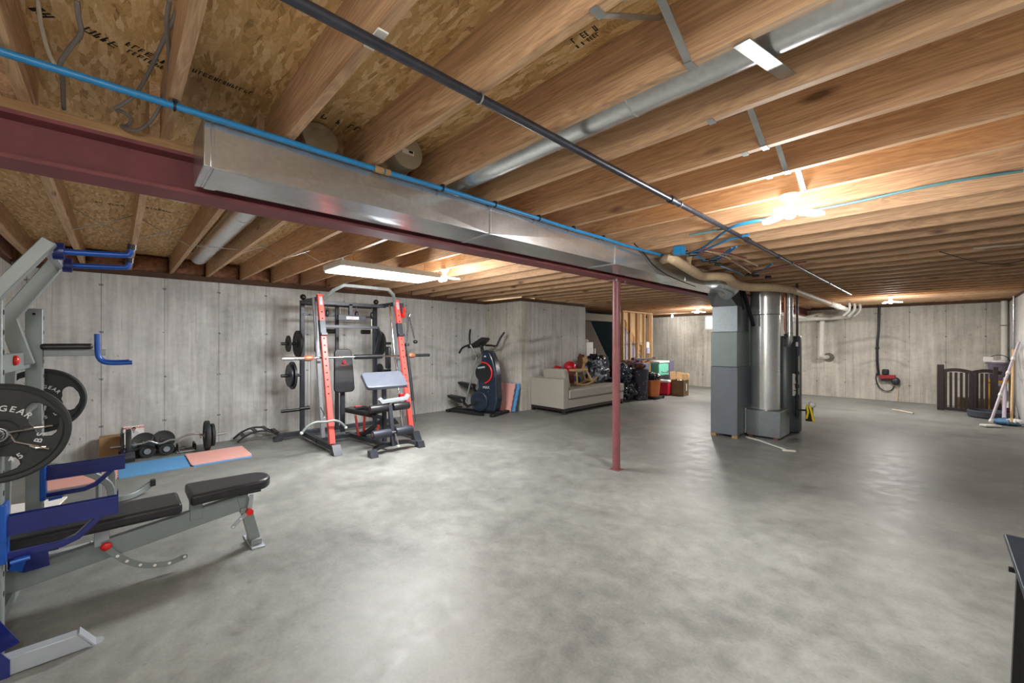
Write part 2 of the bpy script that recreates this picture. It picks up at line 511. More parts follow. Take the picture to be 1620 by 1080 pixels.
M['beam'] = plain('red oxide steel', srgb(128, 68, 72), 0.6, 0, 0.18, 6)
M['post'] = plain('red painted post', srgb(122, 72, 75), 0.42, 0, 0.12, 12)
M['blackpipe'] = plain('black iron pipe', srgb(66, 68, 78), 0.35, 0.6, 0.2, 20)
M['pex'] = plain('blue plastic tube', srgb(36, 128, 186), 0.4, 0, 0.1)
M['white'] = plain('white plastic', srgb(226, 226, 222), 0.4, 0, 0.04)
M['pvc'] = plain('white drain pipe', srgb(222, 220, 210), 0.35, 0, 0.05)
M['tan'] = plain('tan pipe wrap', srgb(196, 172, 138), 0.6, 0, 0.12, 14)
M['cable'] = plain('grey cable', srgb(118, 112, 108), 0.55)
M['cable_w'] = plain('pale cable', srgb(186, 176, 160), 0.55)
M['strap'] = plain('zinc strap', srgb(170, 172, 170), 0.38, 0.75, 0.1)
M['insul'] = plain('pink glass wool', srgb(150, 104, 80), 0.95, 0, 0.35, 22, 0.8)
M['grey_paint'] = plain('grey painted steel', srgb(134, 142, 142), 0.4, 0.25, 0.06, 8)
M['grey_lt'] = plain('light grey painted steel', srgb(172, 180, 188), 0.36, 0.3, 0.05, 8)
M['grey_dk'] = plain('charcoal painted steel', srgb(52, 56, 64), 0.4, 0.2, 0.1, 10)
M['blue_paint'] = plain('blue painted steel', srgb(26, 38, 112), 0.32, 0.1, 0.12, 8, coat=0.3)
M['blue_br'] = plain('bright blue tube', srgb(24, 84, 178), 0.3, 0.1, 0.1)
M['vinyl'] = plain('black vinyl', srgb(34, 34, 38), 0.36, 0, 0.15, 14, 0.1)
M['rubber'] = plain('black rubber', srgb(36, 40, 40), 0.6, 0, 0.2, 24, 0.2)
M['black'] = plain('black plastic', srgb(26, 28, 32), 0.4, 0, 0.2)
M['chrome'] = plain('chrome steel', srgb(206, 208, 212), 0.14, 1.0, 0.04)
M['steel'] = plain('brushed steel', srgb(170, 170, 168), 0.3, 0.95, 0.08)
M['red'] = plain('red painted steel', srgb(226, 84, 76), 0.4, 0, 0.08, 8)
M['redp'] = plain('red plastic', srgb(216, 36, 34), 0.35, 0, 0.06)
M['sill'] = plain('sill in painted shade', srgb(84, 60, 44), 0.8, 0, 0.2, 8)  # dark brown puts the shadow along the wall tops into the colour
M['letter'] = plain('white lettering', srgb(206, 212, 214), 0.5, 0, 0.04)
M['letter_r'] = plain('red lettering', srgb(208, 40, 44), 0.5, 0, 0.04)
M['letter_k'] = plain('black lettering', srgb(34, 26, 22), 0.7, 0, 0.1)
M['hole'] = plain('dark bore', srgb(14, 14, 16), 0.8, 0, 0.05)
M['foam_b'] = plain('blue foam mat', srgb(92, 156, 208), 0.85, 0, 0.08, 60, 0.3)
M['foam_p'] = plain('pink foam mat', srgb(232, 172, 162), 0.85, 0, 0.06, 60, 0.3)
M['card'] = plain('brown cardboard', srgb(160, 128, 88), 0.85, 0, 0.12, 10)
M['card_d'] = plain('worn cardboard', srgb(116, 94, 66), 0.9, 0, 0.15, 8)
M['paper'] = plain('white paper', srgb(232, 230, 226), 0.6, 0, 0.04)
M['sofa'] = plain('grey woven fabric', srgb(168, 164, 154), 0.95, 0, 0.08, 120, 0.5)
M['dkwood'] = plain('dark brown wood', srgb(44, 34, 34), 0.45, 0, 0.2, 8)
M['oak'] = wood('light oak', 0, base=(206, 170, 116), dark=(170, 130, 82), knots=False)
M['mane'] = plain('brown plush', srgb(98, 58, 46), 0.95, 0, 0.25, 80, 0.6)
M['glow'] = emit('lit lamp surface', (1.0, 0.97, 0.93, 1), 9.0)
M['diff'] = emit('lit diffuser', (0.98, 0.99, 1.0, 1), 7.0)
M['navy'] = plain('navy plastic shell', srgb(30, 42, 58), 0.26, 0, 0.15, 8, coat=0.3)
M['bag'] = plain('black bag film', srgb(26, 30, 36), 0.24, 0, 0.3, 9, 0.5, coat=0.2)
M['ball'] = plain('red ball', srgb(206, 26, 50), 0.2, 0, 0.05, coat=0.4)
# ================================================================ THE ROOM SHELL
WT = 2.385
XL, XR, YN, YF = -7.5, 1.06, -0.88, 14.2
def wall(name, m, *b):
    return struct(MB().box(*b).build(name, m))
struct(MB().box(-9.4, 1.4, -1.2, 14.6, -0.12, 0).build('floor', M['floor']))
ceil_o = struct(MB().box(-9.4, 1.4, -1.2, 14.6, OSB, OSB + 0.03).build('ceiling', M['osb']))
wall('wall_left', M['wall_g'], XL - 0.25, XL, YN, 6.33, 0, WT)
wall('wall_near', M['wall_f'], XL - 0.25, XR + 0.25, YN - 0.25, YN, 0, WT)
wall('wall_right', M['wall_g'], XR, XR + 0.25, YN, YF, 0, WT)
wall('wall_jog', M['wall_f'], XL - 0.25, -6.29, 6.33, 6.58, 0, WT)
wall('wall_bay', M['wall_b'], -6.54, -6.29, 6.58, 8.65, 0, WT)
wall('wall_alcove', M['wall_f'], -9.0, -6.54, 8.4, 8.65, 0, WT)
wall('wall_stair', M['wall_g'], -9.25, -9.0, 8.4, YF, 0, WT)
# far wall with a small window opening (x -4.81..-4.45, z 1.98..2.385)
wx0, wx1 = onY(1113.5, 520, YF).x, onY(1135, 520, YF).x
wz0 = 1.90
fw = MB()
fw.box(-9.25, wx0, YF, YF + 0.25, 0, WT); fw.box(wx1, XR + 0.25, YF, YF + 0.25, 0, WT); fw.box(wx0, wx1, YF, YF + 0.25, 0, wz0)
struct(fw.build('wall_far', M['wall_f']))
w = struct(MB().box(wx0 - 0.03, wx1 + 0.03, YF + 0.02, YF + 0.10, wz0 - 0.0, wz0 + 0.045).box(wx0, wx0 + 0.045, YF + 0.02, YF + 0.10, wz0 + 0.045, WT - 0.045)
       .box(wx1 - 0.045, wx1, YF + 0.02, YF + 0.10, wz0 + 0.045, WT - 0.045).box(wx0, wx1, YF + 0.02, YF + 0.10, WT - 0.045, WT).build('window_1', M['white']))
gm = NT('window glass'); gm.b.inputs['Transmission Weight'].default_value = 1.0; gm.b.inputs['IOR'].default_value = 1.1
gm.done((1, 1, 1, 1), 0.02)
MB().box(wx0 + 0.045, wx1 - 0.045, YF + 0.055, YF + 0.062, wz0 + 0.045, WT - 0.045).build('pane', gm.m, w)
# sill plates and rim boards closing the joist space
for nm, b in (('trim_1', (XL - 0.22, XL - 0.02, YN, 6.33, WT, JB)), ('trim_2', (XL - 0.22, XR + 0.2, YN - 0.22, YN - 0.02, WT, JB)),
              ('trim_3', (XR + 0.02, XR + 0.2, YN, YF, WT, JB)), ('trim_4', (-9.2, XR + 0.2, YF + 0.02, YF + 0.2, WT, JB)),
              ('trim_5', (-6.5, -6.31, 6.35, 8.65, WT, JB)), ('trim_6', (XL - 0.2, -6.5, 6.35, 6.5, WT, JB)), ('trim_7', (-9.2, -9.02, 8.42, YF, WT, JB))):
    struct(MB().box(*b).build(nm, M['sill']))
for nm, b in (('trim_8', (XL - 0.22, XL - 0.18, YN - 0.2, 6.4, JB, OSB)), ('trim_9', (XL - 0.22, XR + 0.2, YN - 0.22, YN - 0.18, JB, OSB)),
              ('trim_10', (XR + 0.16, XR + 0.2, YN - 0.2, YF + 0.2, JB, OSB)), ('trim_11', (-9.2, XR + 0.2, YF + 0.16, YF + 0.2, JB, OSB)),
              ('trim_12', (-9.2, -9.16, 6.35, YF, JB, OSB)), ('trim_13', (-9.2, -7.5, 8.42, 8.46, WT, OSB))):
    struct(MB().box(*b).build(nm, M['osb']))

# ================================================================ JOISTS
Y0 = [-0.71, -0.285, 0.147, 0.572, 0.989, 1.419, 1.846, 2.292, 2.718, 3.153]
while Y0[-1] < YF - 0.5: Y0.append(Y0[-1] + 0.4293)
JW = 0.038
NEAR = {
    0: 'pine ceiling joist closest to the near end wall', 1: 'pine ceiling joist crossing the top left corner above loose cables',
    2: 'pine ceiling joist just before the open start of the square duct', 3: 'pine ceiling joist meeting the square duct nearest its front end',
    4: 'pine joist with a flattened strap foot, one bay before the silver duct',
    5: 'pine ceiling joist on the near side of the silver round duct', 6: 'pine ceiling joist on the far side of the silver round duct',
    7: 'pine joist one bay behind the silver round duct',
    8: 'pine ceiling joist one bay in front of the nearest three-blade lamp', 9: 'pine joist carrying the nearest three-blade lamp'}
# names of order are avoided for the rest: near, middle and far runs
jm = None
ORD = 'first second third fourth fifth sixth seventh eighth ninth tenth eleventh twelfth thirteenth fourteenth fifteenth sixteenth seventeenth eighteenth nineteenth twentieth twenty-first twenty-second twenty-third twenty-fourth twenty-fifth twenty-sixth twenty-seventh'.split()
for k, y in enumerate(Y0):
    x0, x1 = -2.74, XR + 0.15
    o = MB().box(x0, x1, y, y + JW, JB, OSB - 0.001).build('floor_joist', M['pine_x'])
    if k in NEAR: tag(o, NEAR[k] + ', right of beam', 'joist', 'joists right of the beam')
    else: tag(o, ORD[k - 10] + ' pine joist beyond the nearest three-blade lamp, right of the beam', 'joist', 'joists right of the beam')
GYM = {0: 'pine joist along the near wall above the gym corner', 1: 'pine joist above the gym with grey cable stapled to it',
       2: 'pine gym joist hit by the blue pull-up handles from below, thin wires crossing beside it', 3: 'pine gym joist on the near side of the gym round duct',
       4: 'pine gym joist on the far side of the gym round duct', 5: 'pine gym joist one bay before the long tube light',
       6: 'pine gym joist above the near end of the long tube light', 7: 'pine gym joist above the middle of the long tube light', 8: 'pine gym joist above the far end of the long tube light'}
for k, y in enumerate(Y0):
    y = y - 0.040
    xa = XL - 0.17
    if y > 6.5: xa = -6.5 if y < 8.4 else -9.1
    o = MB().box(xa, -2.50, y, y + JW, JB, OSB - 0.001).build('floor_joist', M['pine_x'])
    if k in GYM: tag(o, GYM[k], 'joist', 'joists left of the beam')
    else: tag(o, ORD[k - 9] + ' pine joist beyond the long tube light, left of the beam', 'joist', 'joists left of the beam')

# pink insulation pieces tucked between the joist ends above the gym wall
def batt(y0, y1, seed):
    mb = MB(); rnd = random.Random(seed); n = 12; m = 7; vs = []
    for i in range(n + 1):
        for j in range(m + 1):
            y = y0 + (y1 - y0) * i / n; z = JB + 0.005 + (OSB - JB - 0.02) * j / m
            e = min(i, n - i, 2) / 2 * min(j, m - j, 2) / 2
            vs.append(V(XL - 0.06 + e * 0.07 + rnd.uniform(-0.018, 0.018), y, z))
    for i in range(n + 1):
        for j in range(m + 1):
            v = vs[i * (m + 1) + j]; vs.append(V(XL - 0.16, v.y, v.z))
    q = (n + 1) * (m + 1); fs = []
    for i in range(n):
        for j in range(m):
            a = i * (m + 1) + j
            fs.append((a, a + 1, a + m + 2, a + m + 1)); fs.append((q + a, q + a + m + 1, q + a + m + 2, q + a + 1))
    for i in range(n):
        for j in (0, m):
            a = i * (m + 1) + j; fs.append((a, a + m + 1, q + a + m + 1, q + a))
    for j in range(m):
        for i in (0, n):
            a = i * (m + 1) + j; fs.append((a, a + 1, q + a + 1, q + a))
    return mb.add(vs, fs, True)
for k in range(0, 16):
    y0 = Y0[k] - 0.04 + JW + 0.004; y1 = Y0[k + 1] - 0.044
    if y1 > 6.3: break
    if k <= 6:
        w_ = ['beside the near corner', 'above the weight bar plates', 'behind the blue pull-up handles', 'between the bare bays left of the round duct',
              'behind the wall end of the gym round duct', 'one bay right of the gym round duct', 'two bays right of the gym round duct'][k]
        l_ = 'pink insulation piece above the gym wall ' + w_
    else: l_ = ORD[k - 7] + ' pink insulation piece to the right of those nearest the gym round duct'
    tag(batt(y0, y1, k).build('insulation_batt', M['insul'], angle=80), l_, 'insulation', 'insulation above the gym wall')
o = MB().box(XL, XR, YN - 0.15, YN + 0.0, JB, OSB - 0.01).build('insulation_batt', M['insul'])
tag(o, 'long dark pink insulation strip along the near wall top', 'insulation')

# ================================================================ STEEL BEAM AND POST
bt = thing('steel_beam', 'dark red steel beam running the length of the ceiling', 'beam', (-2.63, 7, 2.225))
MB().box(-2.72, -2.541, -1.0, YF + 0.2, 2.225, 2.242).build('lower_flange', M['beam'], bt)
MB().box(-2.72, -2.541, -1.0, YF + 0.2, 2.403, 2.42).build('upper_flange', M['beam'], bt)
MB().box(-2.637, -2.624, -1.0, YF + 0.2, 2.242, 2.403).build('web', M['beam'], bt)
o = MB().box(-2.72, -2.541, -1.0, YF + 0.2, 2.42, 2.46).build('beam_plate', M['pine_y'])
tag(o, 'wooden plate lying on top of the red steel beam', 'board')
pt = thing('steel_post', 'round dark red steel post standing in the middle of the floor', 'post', (-2.64, 4.24, 0))
MB().cyl((-2.64, 4.24, 0.006), (-2.64, 4.24, 2.212), 0.0455, n=32).build('pole', M['post'], pt)
MB().box(-2.70, -2.58, 4.18, 4.30, 0, 0.006).build('base_plate', M['post'], pt)
cp = MB().box(-2.72, -2.56, 4.17, 4.31, 2.212, 2.2245).build('cap_plate', M['post'], pt)
for y in (4.155, 4.325):
    MB().cyl((-2.575, y, 2.200), (-2.575, y, 2.2245), 0.012, n=8).build('bolt', M['steel'], pt)

# ================================================================ SQUARE TRUNK DUCT
dx0, dx1, dz0, dz1 = -2.457, -2.146, 2.242, 2.452
dt = thing('trunk_duct', 'long square galvanised duct running beside the red beam', 'duct', (-2.3, 3.6, 2.242))
ys = [0.285, 1.854, 3.42, 4.98, 6.55]
for i in range(4):
    mb = MB(); a, b = ys[i] + 0.004, ys[i + 1] - 0.004
    # slightly cross-broken (pillowed) panels
    xm, ym, zm = (dx0 + dx1) / 2, (a + b) / 2, (dz0 + dz1) / 2
    c = [V(x, y, z) for z in (dz0, dz1) for y in (a, b) for x in (dx0, dx1)]
    mb.add(c + [V(xm, ym, dz0 - 0.006), V(dx1 + 0.007, ym, zm)], [(0, 1, 8), (1, 3, 8), (3, 2, 8), (2, 0, 8), (1, 5, 9), (5, 7, 9), (7, 3, 9), (3, 1, 9), (4, 6, 7, 5), (0, 4, 5, 1), (2, 3, 7, 6), (0, 2, 6, 4)])
    mb.build('duct_section', M['galv'], dt, angle=1.5)
for y in ys[1:-1]:
    MB().box(dx0 - 0.003, dx1 + 0.006, y - 0.012, y + 0.012, dz0 - 0.006, dz0 + 0.002).box(dx1 - 0.002, dx1 + 0.008, y - 0.006, y + 0.006, dz0, dz1).build('drive_cleat', M['galv_s'], dt)
MB().box(dx0, dx1 + 0.004, 0.262, 0.290, dz0 - 0.002, dz1 + 0.002).build('end_cap', M['galv'], dt, bevel=0.004)
MB().box(dx1 + 0.0, dx1 + 0.005, 0.30, 0.345, dz0, dz1).box(dx0, dx1, 0.30, 0.345, dz0 - 0.005, dz0).build('end_flange', M['galv'], dt)

# ================================================================ ROUND DUCTS
def round_duct(y, z, xa, xb, label, seams, turn=None):
    t = thing('round_duct', label, 'duct', (xa, y, z))
    mb = MB().cyl((xa, y, z), (xb, y, z), 0.095, n=40)
    mb.build('pipe', M['galv_s'], t)
    for x in seams:
        MB().torus((x, y, z), (1, 0, 0), 0.095, 0.004, 40, 6).build('seam_ring', M['galv_s'], t)
    return t
rd = round_duct(1.637, 2.592, -2.30, XR - 0.02, 'shiny round duct in the near ceiling bay right of the beam', (-0.93,))
def elbow_to_trunk(t, y, z, x0):
    mb = MB()
    for i, (xx, zz) in enumerate(((x0, z), (x0 - 0.05, z - 0.012), (x0 - 0.10, z - 0.05), (x0 - 0.12, z - 0.11))): pass
    mb.tube([(x0, y, z), (x0 - 0.045, y, z - 0.006), (x0 - 0.085, y, z - 0.035), (x0 - 0.11, y, z - 0.08), (x0 - 0.115, y, z - 0.148)], 0.091, 36)
    mb.build('elbow', M['galv_s'], t)
    for k, (xx, zz, ax) in enumerate(((x0 - 0.045, z - 0.006, (1, 0, 0.3)), (x0 - 0.085, z - 0.035, (1, 0, 0.8)))):
        MB().torus((xx, y, zz), ax, 0.092, 0.004, 36, 6).build('crimp_ring', M['chrome'], t)
elbow_to_trunk(rd, 1.637, 2.592, -2.22)
st = thing('capped_stub_duct', 'capped round metal stub with a small white sticker above the square duct', 'duct', (-2.2, 1.22, 2.58))
MB().cyl((-2.25, 1.215, 2.60), (-2.135, 1.215, 2.60), 0.096, n=36).build('cap', M['dull'], st)
elbow_to_trunk(st, 1.215, 2.60, -2.235)
for r_ in ((0, 0, 0),):
    mb = MB().box(-2.1348, -2.1338, 1.18, 1.255, 2.585, 2.613, None)
    mb.build('sticker', M['paper'], st)
    MB().box(-2.1337, -2.1330, 1.222, 1.248, 2.596, 2.610).build('sticker_print', M['letter_k'], st)
s2 = thing('stub_elbow_duct', 'dull metal elbow in the dark bay above the start of the square duct', 'duct', (-2.3, 0.8, 2.5))
elbow_to_trunk(s2, 0.80, 2.60, -2.33)
gd = thing('round_duct', 'round duct in a gym ceiling bay running to the wall', 'duct', (-4.7, 0.775, 2.6))
MB().cyl((-2.6, 0.775, 2.600), (-6.72, 0.775, 2.600), 0.089, n=40).build('pipe', M['galv_s'], gd)
MB().tube([(-6.72, 0.775, 2.60), (-6.80, 0.775, 2.61), (-6.86, 0.775, 2.65), (-6.88, 0.775, 2.69)], 0.086, 32).build('elbow', M['galv_s'], gd)
for x in (-4.1, -5.6): MB().torus((x, 0.775, 2.60), (1, 0, 0), 0.089, 0.004, 40, 6).build('seam_ring', M['galv_s'], gd)
rg = thing('round_collar', 'small white-rimmed round collar on the subfloor just past the beam', 'collar', (-3.8, 0.34, 2.5))
c0 = onX(285, 322, -3.75)
MB().lathe((c0.x, c0.y, 2.694), (c0.x, c0.y, 2.40), [(0.10, 0), (0.10, 0.16), (0.085, 0.165), (0.0, 0.165)], 36).build('body', M['galv_s'], rg)
MB().torus((c0.x, c0.y, 2.53), (0, 0, 1), 0.10, 0.010, 36, 8).build('rim', M['white'], rg)

# blurred black mill stamps on the underside of the subfloor boards
def stamp(px0, py0, px1, py1, h, seed, holes=(), parent=None):
    a, b = onZ(px0, py0, OSB), onZ(px1, py1, OSB); d = (b - a).normalized(); n_ = V(-d.y, d.x, 0)
    rnd = random.Random(seed); mb = MB(); L = (b - a).length; s = 0.0
    while s < L:
        w = rnd.uniform(0.25, 0.6) * h
        k = rnd.random()
        zz0 = OSB - 0.0016
        def bar(s0, s1, t0, t1):
            q = [a + d * s0 + n_ * t0, a + d * s1 + n_ * t0, a + d * s1 + n_ * t1, a + d * s0 + n_ * t1]
            mb.prism([V(p.x, p.y, zz0) for p in q], (0, 0, 0.0012))
        bar(s, s + h * 0.13, 0, h)
        if k > 0.3: bar(s, s + w, h * 0.86, h)
        if k > 0.55: bar(s + w - h * 0.12, s + w, h * rnd.choice((0, 0.5)), h)
        if k < 0.5: bar(s, s + w, 0, h * 0.14)
        if 0.2 < k < 0.8: bar(s, s + w, h * 0.45, h * 0.56)
        s += w + h * rnd.uniform(0.15, 0.3)
        if rnd.random() < 0.12: s += h * 0.8
    return mb.build('mill_stamp', M['letter_k'], parent)
for a_ in ((66, 12, 108, 42, 0.05, 1), (140, 42, 182, 66, 0.045, 2), (204, 66, 262, 96, 0.035, 3), (205, 78, 262, 106, 0.03, 4), (306, 108, 400, 146, 0.03, 5), (512, 180, 570, 202, 0.05, 6), (902, 62, 940, 40, 0.03, 7), (910, 72, 942, 52, 0.02, 8), (150, 318, 205, 326, 0.04, 9), (232, 327, 275, 335, 0.045, 10)):
    stamp(*a_, parent=ceil_o)

# ================================================================ BRIDGING STRAPS
def strap(p0, p1, w=0.022, mat='strap'):
    p0, p1 = Vector(p0), Vector(p1); mb = MB()
    d = (p1 - p0).normalized()
    mb.bar(p0, p1, w, 0.004, up=(0, 0, 1))
    mb.bar(p0 + d * 0.02 + V(0, 0, 0.004), p1 - d * 0.02 + V(0, 0, 0.004), w * 0.35, 0.007)
    return mb
XS = -0.60
for k in range(2, 9):
    ya, yb = Y0[k], Y0[k + 1]
    where = {2: 'in the bay before the square duct starts', 3: 'in the dark bay in front of the capped stub', 4: 'in the bay just before the silver round duct',
             5: 'across the silver round duct', 6: 'in the bay behind the silver round duct', 7: 'two bays behind the silver round duct', 8: 'right in front of the nearest lamp'}[k]
    for j, (p0, p1) in enumerate((((XS, ya + JW, OSB - 0.03), (XS, yb - 0.0, JB + 0.0)), ((XS - 0.09, yb, OSB - 0.03), (XS - 0.09, ya + JW, JB + 0.0)))):
        if k == 5 and j == 0: p0 = (-0.44, ya + 0.02, JB - 0.004); p1 = (-0.40, yb - 0.002, JB + 0.05)
        if k == 5 and j == 1: continue
        mb = strap(p0, p1, 0.05 if k == 5 else 0.026)
        # flattened nailing foot with holes on the joist edge
        q = Vector(p1)
        if k != 5:
            y_ = (yb + 0.018) if j == 0 else (ya + JW - 0.018)
            mb.box(q.x - 0.014, q.x + 0.014, y_ - 0.026, y_ + 0.026, JB - 0.0035, JB)
        o = mb.build('bridging_strap', M['strap'])
        if k == 5: l_ = 'wide metal strap crossing under the silver round duct'
        else: l_ = 'bridging strap %s, %s' % ('falling away' if j == 0 else 'falling toward camera', where)
        tag(o, l_, 'strap', 'metal straps bridging the joists')
for k in range(1, 9):
    ya, yb = Y0[k] - 0.04, Y0[k + 1] - 0.04
    xx = -5.25
    where = {1: 'left of the blue pull-up handles', 2: 'above the gym mats', 3: 'left of the gym round duct', 4: 'right of the gym round duct', 5: 'left of the tube light'}.get(k)
    if k == 3:
        tag(MB().tube([(xx, ya + JW, JB + 0.02), (xx, yb, JB + 0.035)], 0.004, 6).build('bridging_wire', M['strap']), 'straight thin wire under the gym round duct', 'wire', 'thin wires bridging the gym joists')
        continue
    for j, (z0, z1) in enumerate(((OSB - 0.02, JB + 0.01), (JB + 0.01, OSB - 0.02))):
        o = MB().tube([(xx + 0.03 * j, ya + JW, z0), (xx + 0.03 * j, (ya + yb + JW) / 2, (z0 + z1) / 2 - 0.01), (xx + 0.03 * j, yb, z1)], 0.004, 6).build('bridging_wire', M['strap'])
        s_ = 'rising to the right' if j else 'falling to the right'
        tag(o, ('thin crossing wire %s between gym joists, %s' % (s_, where)) if where else 'thin crossing wire %s, %s bay from the tube light start' % (s_, ORD[k - 6]), 'wire', 'thin wires bridging the gym joists')

# ================================================================ BLACK GAS PIPE
gp = thing('gas_pipe', 'long black iron gas pipe hung under the joists', 'pipe', (-1.215, 5, 2.43))
py_end = 10.4
MB().cyl((-1.215, -0.8, 2.428), (-1.215, py_end, 2.428), 0.0175, n=20).build('pipe', M['blackpipe'], gp)
mb = MB()
for y in (2.62, 4.15, 5.2, 8.1):
    mb = MB().cyl((-1.215, y - 0.03, 2.428), (-1.215, y + 0.03, 2.428), 0.025, n=16); mb.build('coupling', M['blackpipe'], gp)
for y in (0.997, 2.73, 5.75, 9.2):
    MB().torus((-1.215, y, 2.428), (0, 1, 0), 0.021, 0.004, 20, 6).tube([(-1.215, y, 2.448), (-1.215, y, JB + 0.04)], 0.003, 6).build('hanger', M['strap'], gp)
wc = onZ(600, 73, JB)
o = MB().box(-1.215 - 0.075, -1.215 + 0.03, 0.572 + 0.001, 0.572 + 0.037, JB - 0.007, JB - 0.0005).build('paper_scrap', M['paper'], bevel=0.002)
tag(o, 'scrap of white tape on the joist edge against the black pipe', 'tape')

# ================================================================ BLUE WATER TUBE AND MANIFOLD
o_pts = [(-2.10, -0.6, 2.438), (-2.105, 0.1, 2.436), (-2.115, 0.60, 2.437), (-2.112, 1.0, 2.434), (-2.112, 1.45, 2.438), (-2.108, 1.87, 2.436), (-2.11, 2.3, 2.436), (-2.105, 2.72, 2.43), (-2.10, 3.17, 2.432), (-2.09, 3.6, 2.425), (-2.04, 4.25, 2.42)]
bp = thing('water_tube', 'long blue plastic water tube running along the square duct', 'tube', o_pts[0])
MB().tube(o_pts, 0.0135, 12, smooth=5).build('tube', M['pex'], bp)
for y in (0.166, 1.437, 1.865, 2.31, 2.735, 3.17):
    MB().torus((-2.110, y, 2.437), (0, 1, 0), 0.0165, 0.005, 16, 6).box(-2.125, -2.095, y - 0.008, y + 0.008, 2.448, JB).build('tube_clip', M['black'], bp)
MB().cyl((-2.112, 1.00, 2.434), (-2.112, 1.05, 2.434), 0.018, n=14).cyl((-2.112, 1.06, 2.434), (-2.112, 1.09, 2.434), 0.018, n=14).build('crimp_fitting', M['card'], bp)
mf = thing('water_manifold', 'cluster of blue, red and tan water lines with black fittings beside the furnace', 'pipes', (-1.9, 5.2, 2.42))
def P(px, py, z=2.425): return onZ(px, py, z)
for name, m_, lst in (
    ('blue_branch', 'pex', [[(1072, 398), (1090, 402), (1100, 403)], [(1093, 400), (1112, 392), (1136, 374), (1160, 358), (1190, 350), (1216, 347)], [(1098, 403), (1120, 393), (1150, 380), (1185, 371)],
                            [(1125, 410), (1140, 404), (1158, 392)], [(1135, 412), (1152, 400), (1165, 390)], [(1100, 405), (1116, 411)], [(1138, 420), (1160, 428), (1176, 435)], [(1192, 433), (1210, 425), (1222, 417)]]),
    ('red_branch', 'beam', [[(1104, 396), (1130, 401), (1160, 412), (1190, 425)], [(1110, 392), (1142, 398), (1180, 408)], [(1180, 436), (1200, 428), (1240, 420), (1275, 414)]]),
    ('tan_branch', 'tan', [[(1115, 396), (1150, 407), (1188, 432)], [(1128, 398), (1160, 404), (1198, 420)]])):
    for q in lst:
        MB().tube([P(*a) for a in q], 0.010, 8, smooth=4).build(name, M[m_], mf)
for a in ((1082, 399), (1096, 402), (1116, 412), (1128, 414), (1136, 418), (1186, 434), (1196, 436), (1215, 438)):
    c = P(a[0], a[1], 2.415); MB().cyl(c - V(0.03, 0.02, 0), c + V(0.03, 0.02, 0), 0.019, n=12).build('fitting', M['black'], mf)
MB().box(*(lambda a: (a.x - 0.06, a.x + 0.02, a.y - 0.02, a.y + 0.08, 2.37, 2.45))(P(1076, 393))).build('valve_body', M['pex'], mf)

# tan wrapped drain pipe and the white drain pipe going to the far wall
dr = thing('drain_pipe', 'fat tan wrapped drain pipe snaking over the furnace, white toward the far wall', 'pipe', (-1.6, 7, 2.3))
tp = [P(1050, 411, 2.40), P(1060, 408, 2.36), P(1078, 418, 2.33), P(1098, 430, 2.32), P(1112, 437, 2.31), P(1135, 437, 2.31), P(1152, 440, 2.30), P(1162, 449, 2.28), P(1185, 454, 2.27), P(1225, 455, 2.27), P(1255, 459, 2.27)]
rr = [0.045, 0.052, 0.05, 0.055, 0.048, 0.05, 0.055, 0.062, 0.058, 0.055, 0.05]
MB().tube(tp, 0.05, 16, smooth=6, rs=rr).build('wrapped_pipe', M['tan'], dr)
MB().tube([P(1072, 395, 2.44), P(1064, 404, 2.39), P(1060, 412, 2.35)], 0.04, 14, smooth=4).tube([P(1090, 404, 2.44), P(1088, 416, 2.39), P(1090, 426, 2.34)], 0.035, 14, smooth=4).build('branch', M['tan'], dr)
zl = tp[-1]
wy = onX(1310, 477, -1.62).y
MB().cyl(zl, (-1.60, wy, 2.30), 0.05, n=20).build('tan_run', M['tan'], dr)
MB().cyl((-1.60, wy, 2.30), (-1.60, 12.9, 2.30), 0.055, n=20).cyl((-1.60, wy + 0.9, 2.30), (-1.60, wy + 1.1, 2.30), 0.066, n=20).build('white_run', M['pvc'], dr)
MB().tube([(-1.60, 12.9, 2.30), (-1.60, 13.2, 2.29), (-1.60, 13.36, 2.26), (-1.60, 13.42, 2.2), (-1.62, 13.5, 2.16), (-1.8, 13.6, 2.14), (-2.1, 13.65, 2.13), (-2.85, 13.7, 2.12)], 0.05, 16, smooth=3).build('turning_run', M['pvc'], dr)
for x, y in ((-1.55, 13.0), (-1.48, 13.25), (-1.40, 13.5)):
    MB().tube([(x, y, 2.45), (x + 0.01, y, 2.36), (x - 0.02, y + 0.03, 2.26), (x - 0.12, y + 0.1, 2.16)], 0.03, 12, smooth=4).build('vent_branch', M['pvc'], dr)
wd2 = thing('waste_pipe', 'white waste pipe dropping down the far wall into a round hole', 'pipe', (-2.7, 14.0, 1.2))
a = onY(1301, 503, 13.9); b_ = onY(1300, 562, 13.9)
MB().tube([(-2.45, 9.6, 2.12), (-2.45, 13.0, 2.12), (a.x - 0.12, 13.84, a.z + 0.12)], 0.045, 14).build('high_run', M['pvc'], wd2)
MB().tube([(a.x - 0.1, 13.9, a.z + 0.12), (a.x - 0.02, 13.9, a.z + 0.1), (a.x, 13.9, a.z + 0.03), (a.x, 13.9, a.z - 0.1), (b_.x, 13.9, b_.z + 0.1), (b_.x, 13.92, b_.z), (b_.x + 0.04, 13.98, b_.z - 0.05), (b_.x + 0.08, 14.17, b_.z - 0.05)], 0.058, 18, smooth=3).build('drop', M['pvc'], wd2)
MB().lathe((b_.x + 0.11, 14.198, b_.z - 0.06), (b_.x + 0.11, 14.10, b_.z - 0.06), [(0.13, 0), (0.12, 0.008), (0.0, 0.008)], 9).build('mortar_patch', plain('rough mortar', srgb(112, 106, 98), 0.95), wd2)

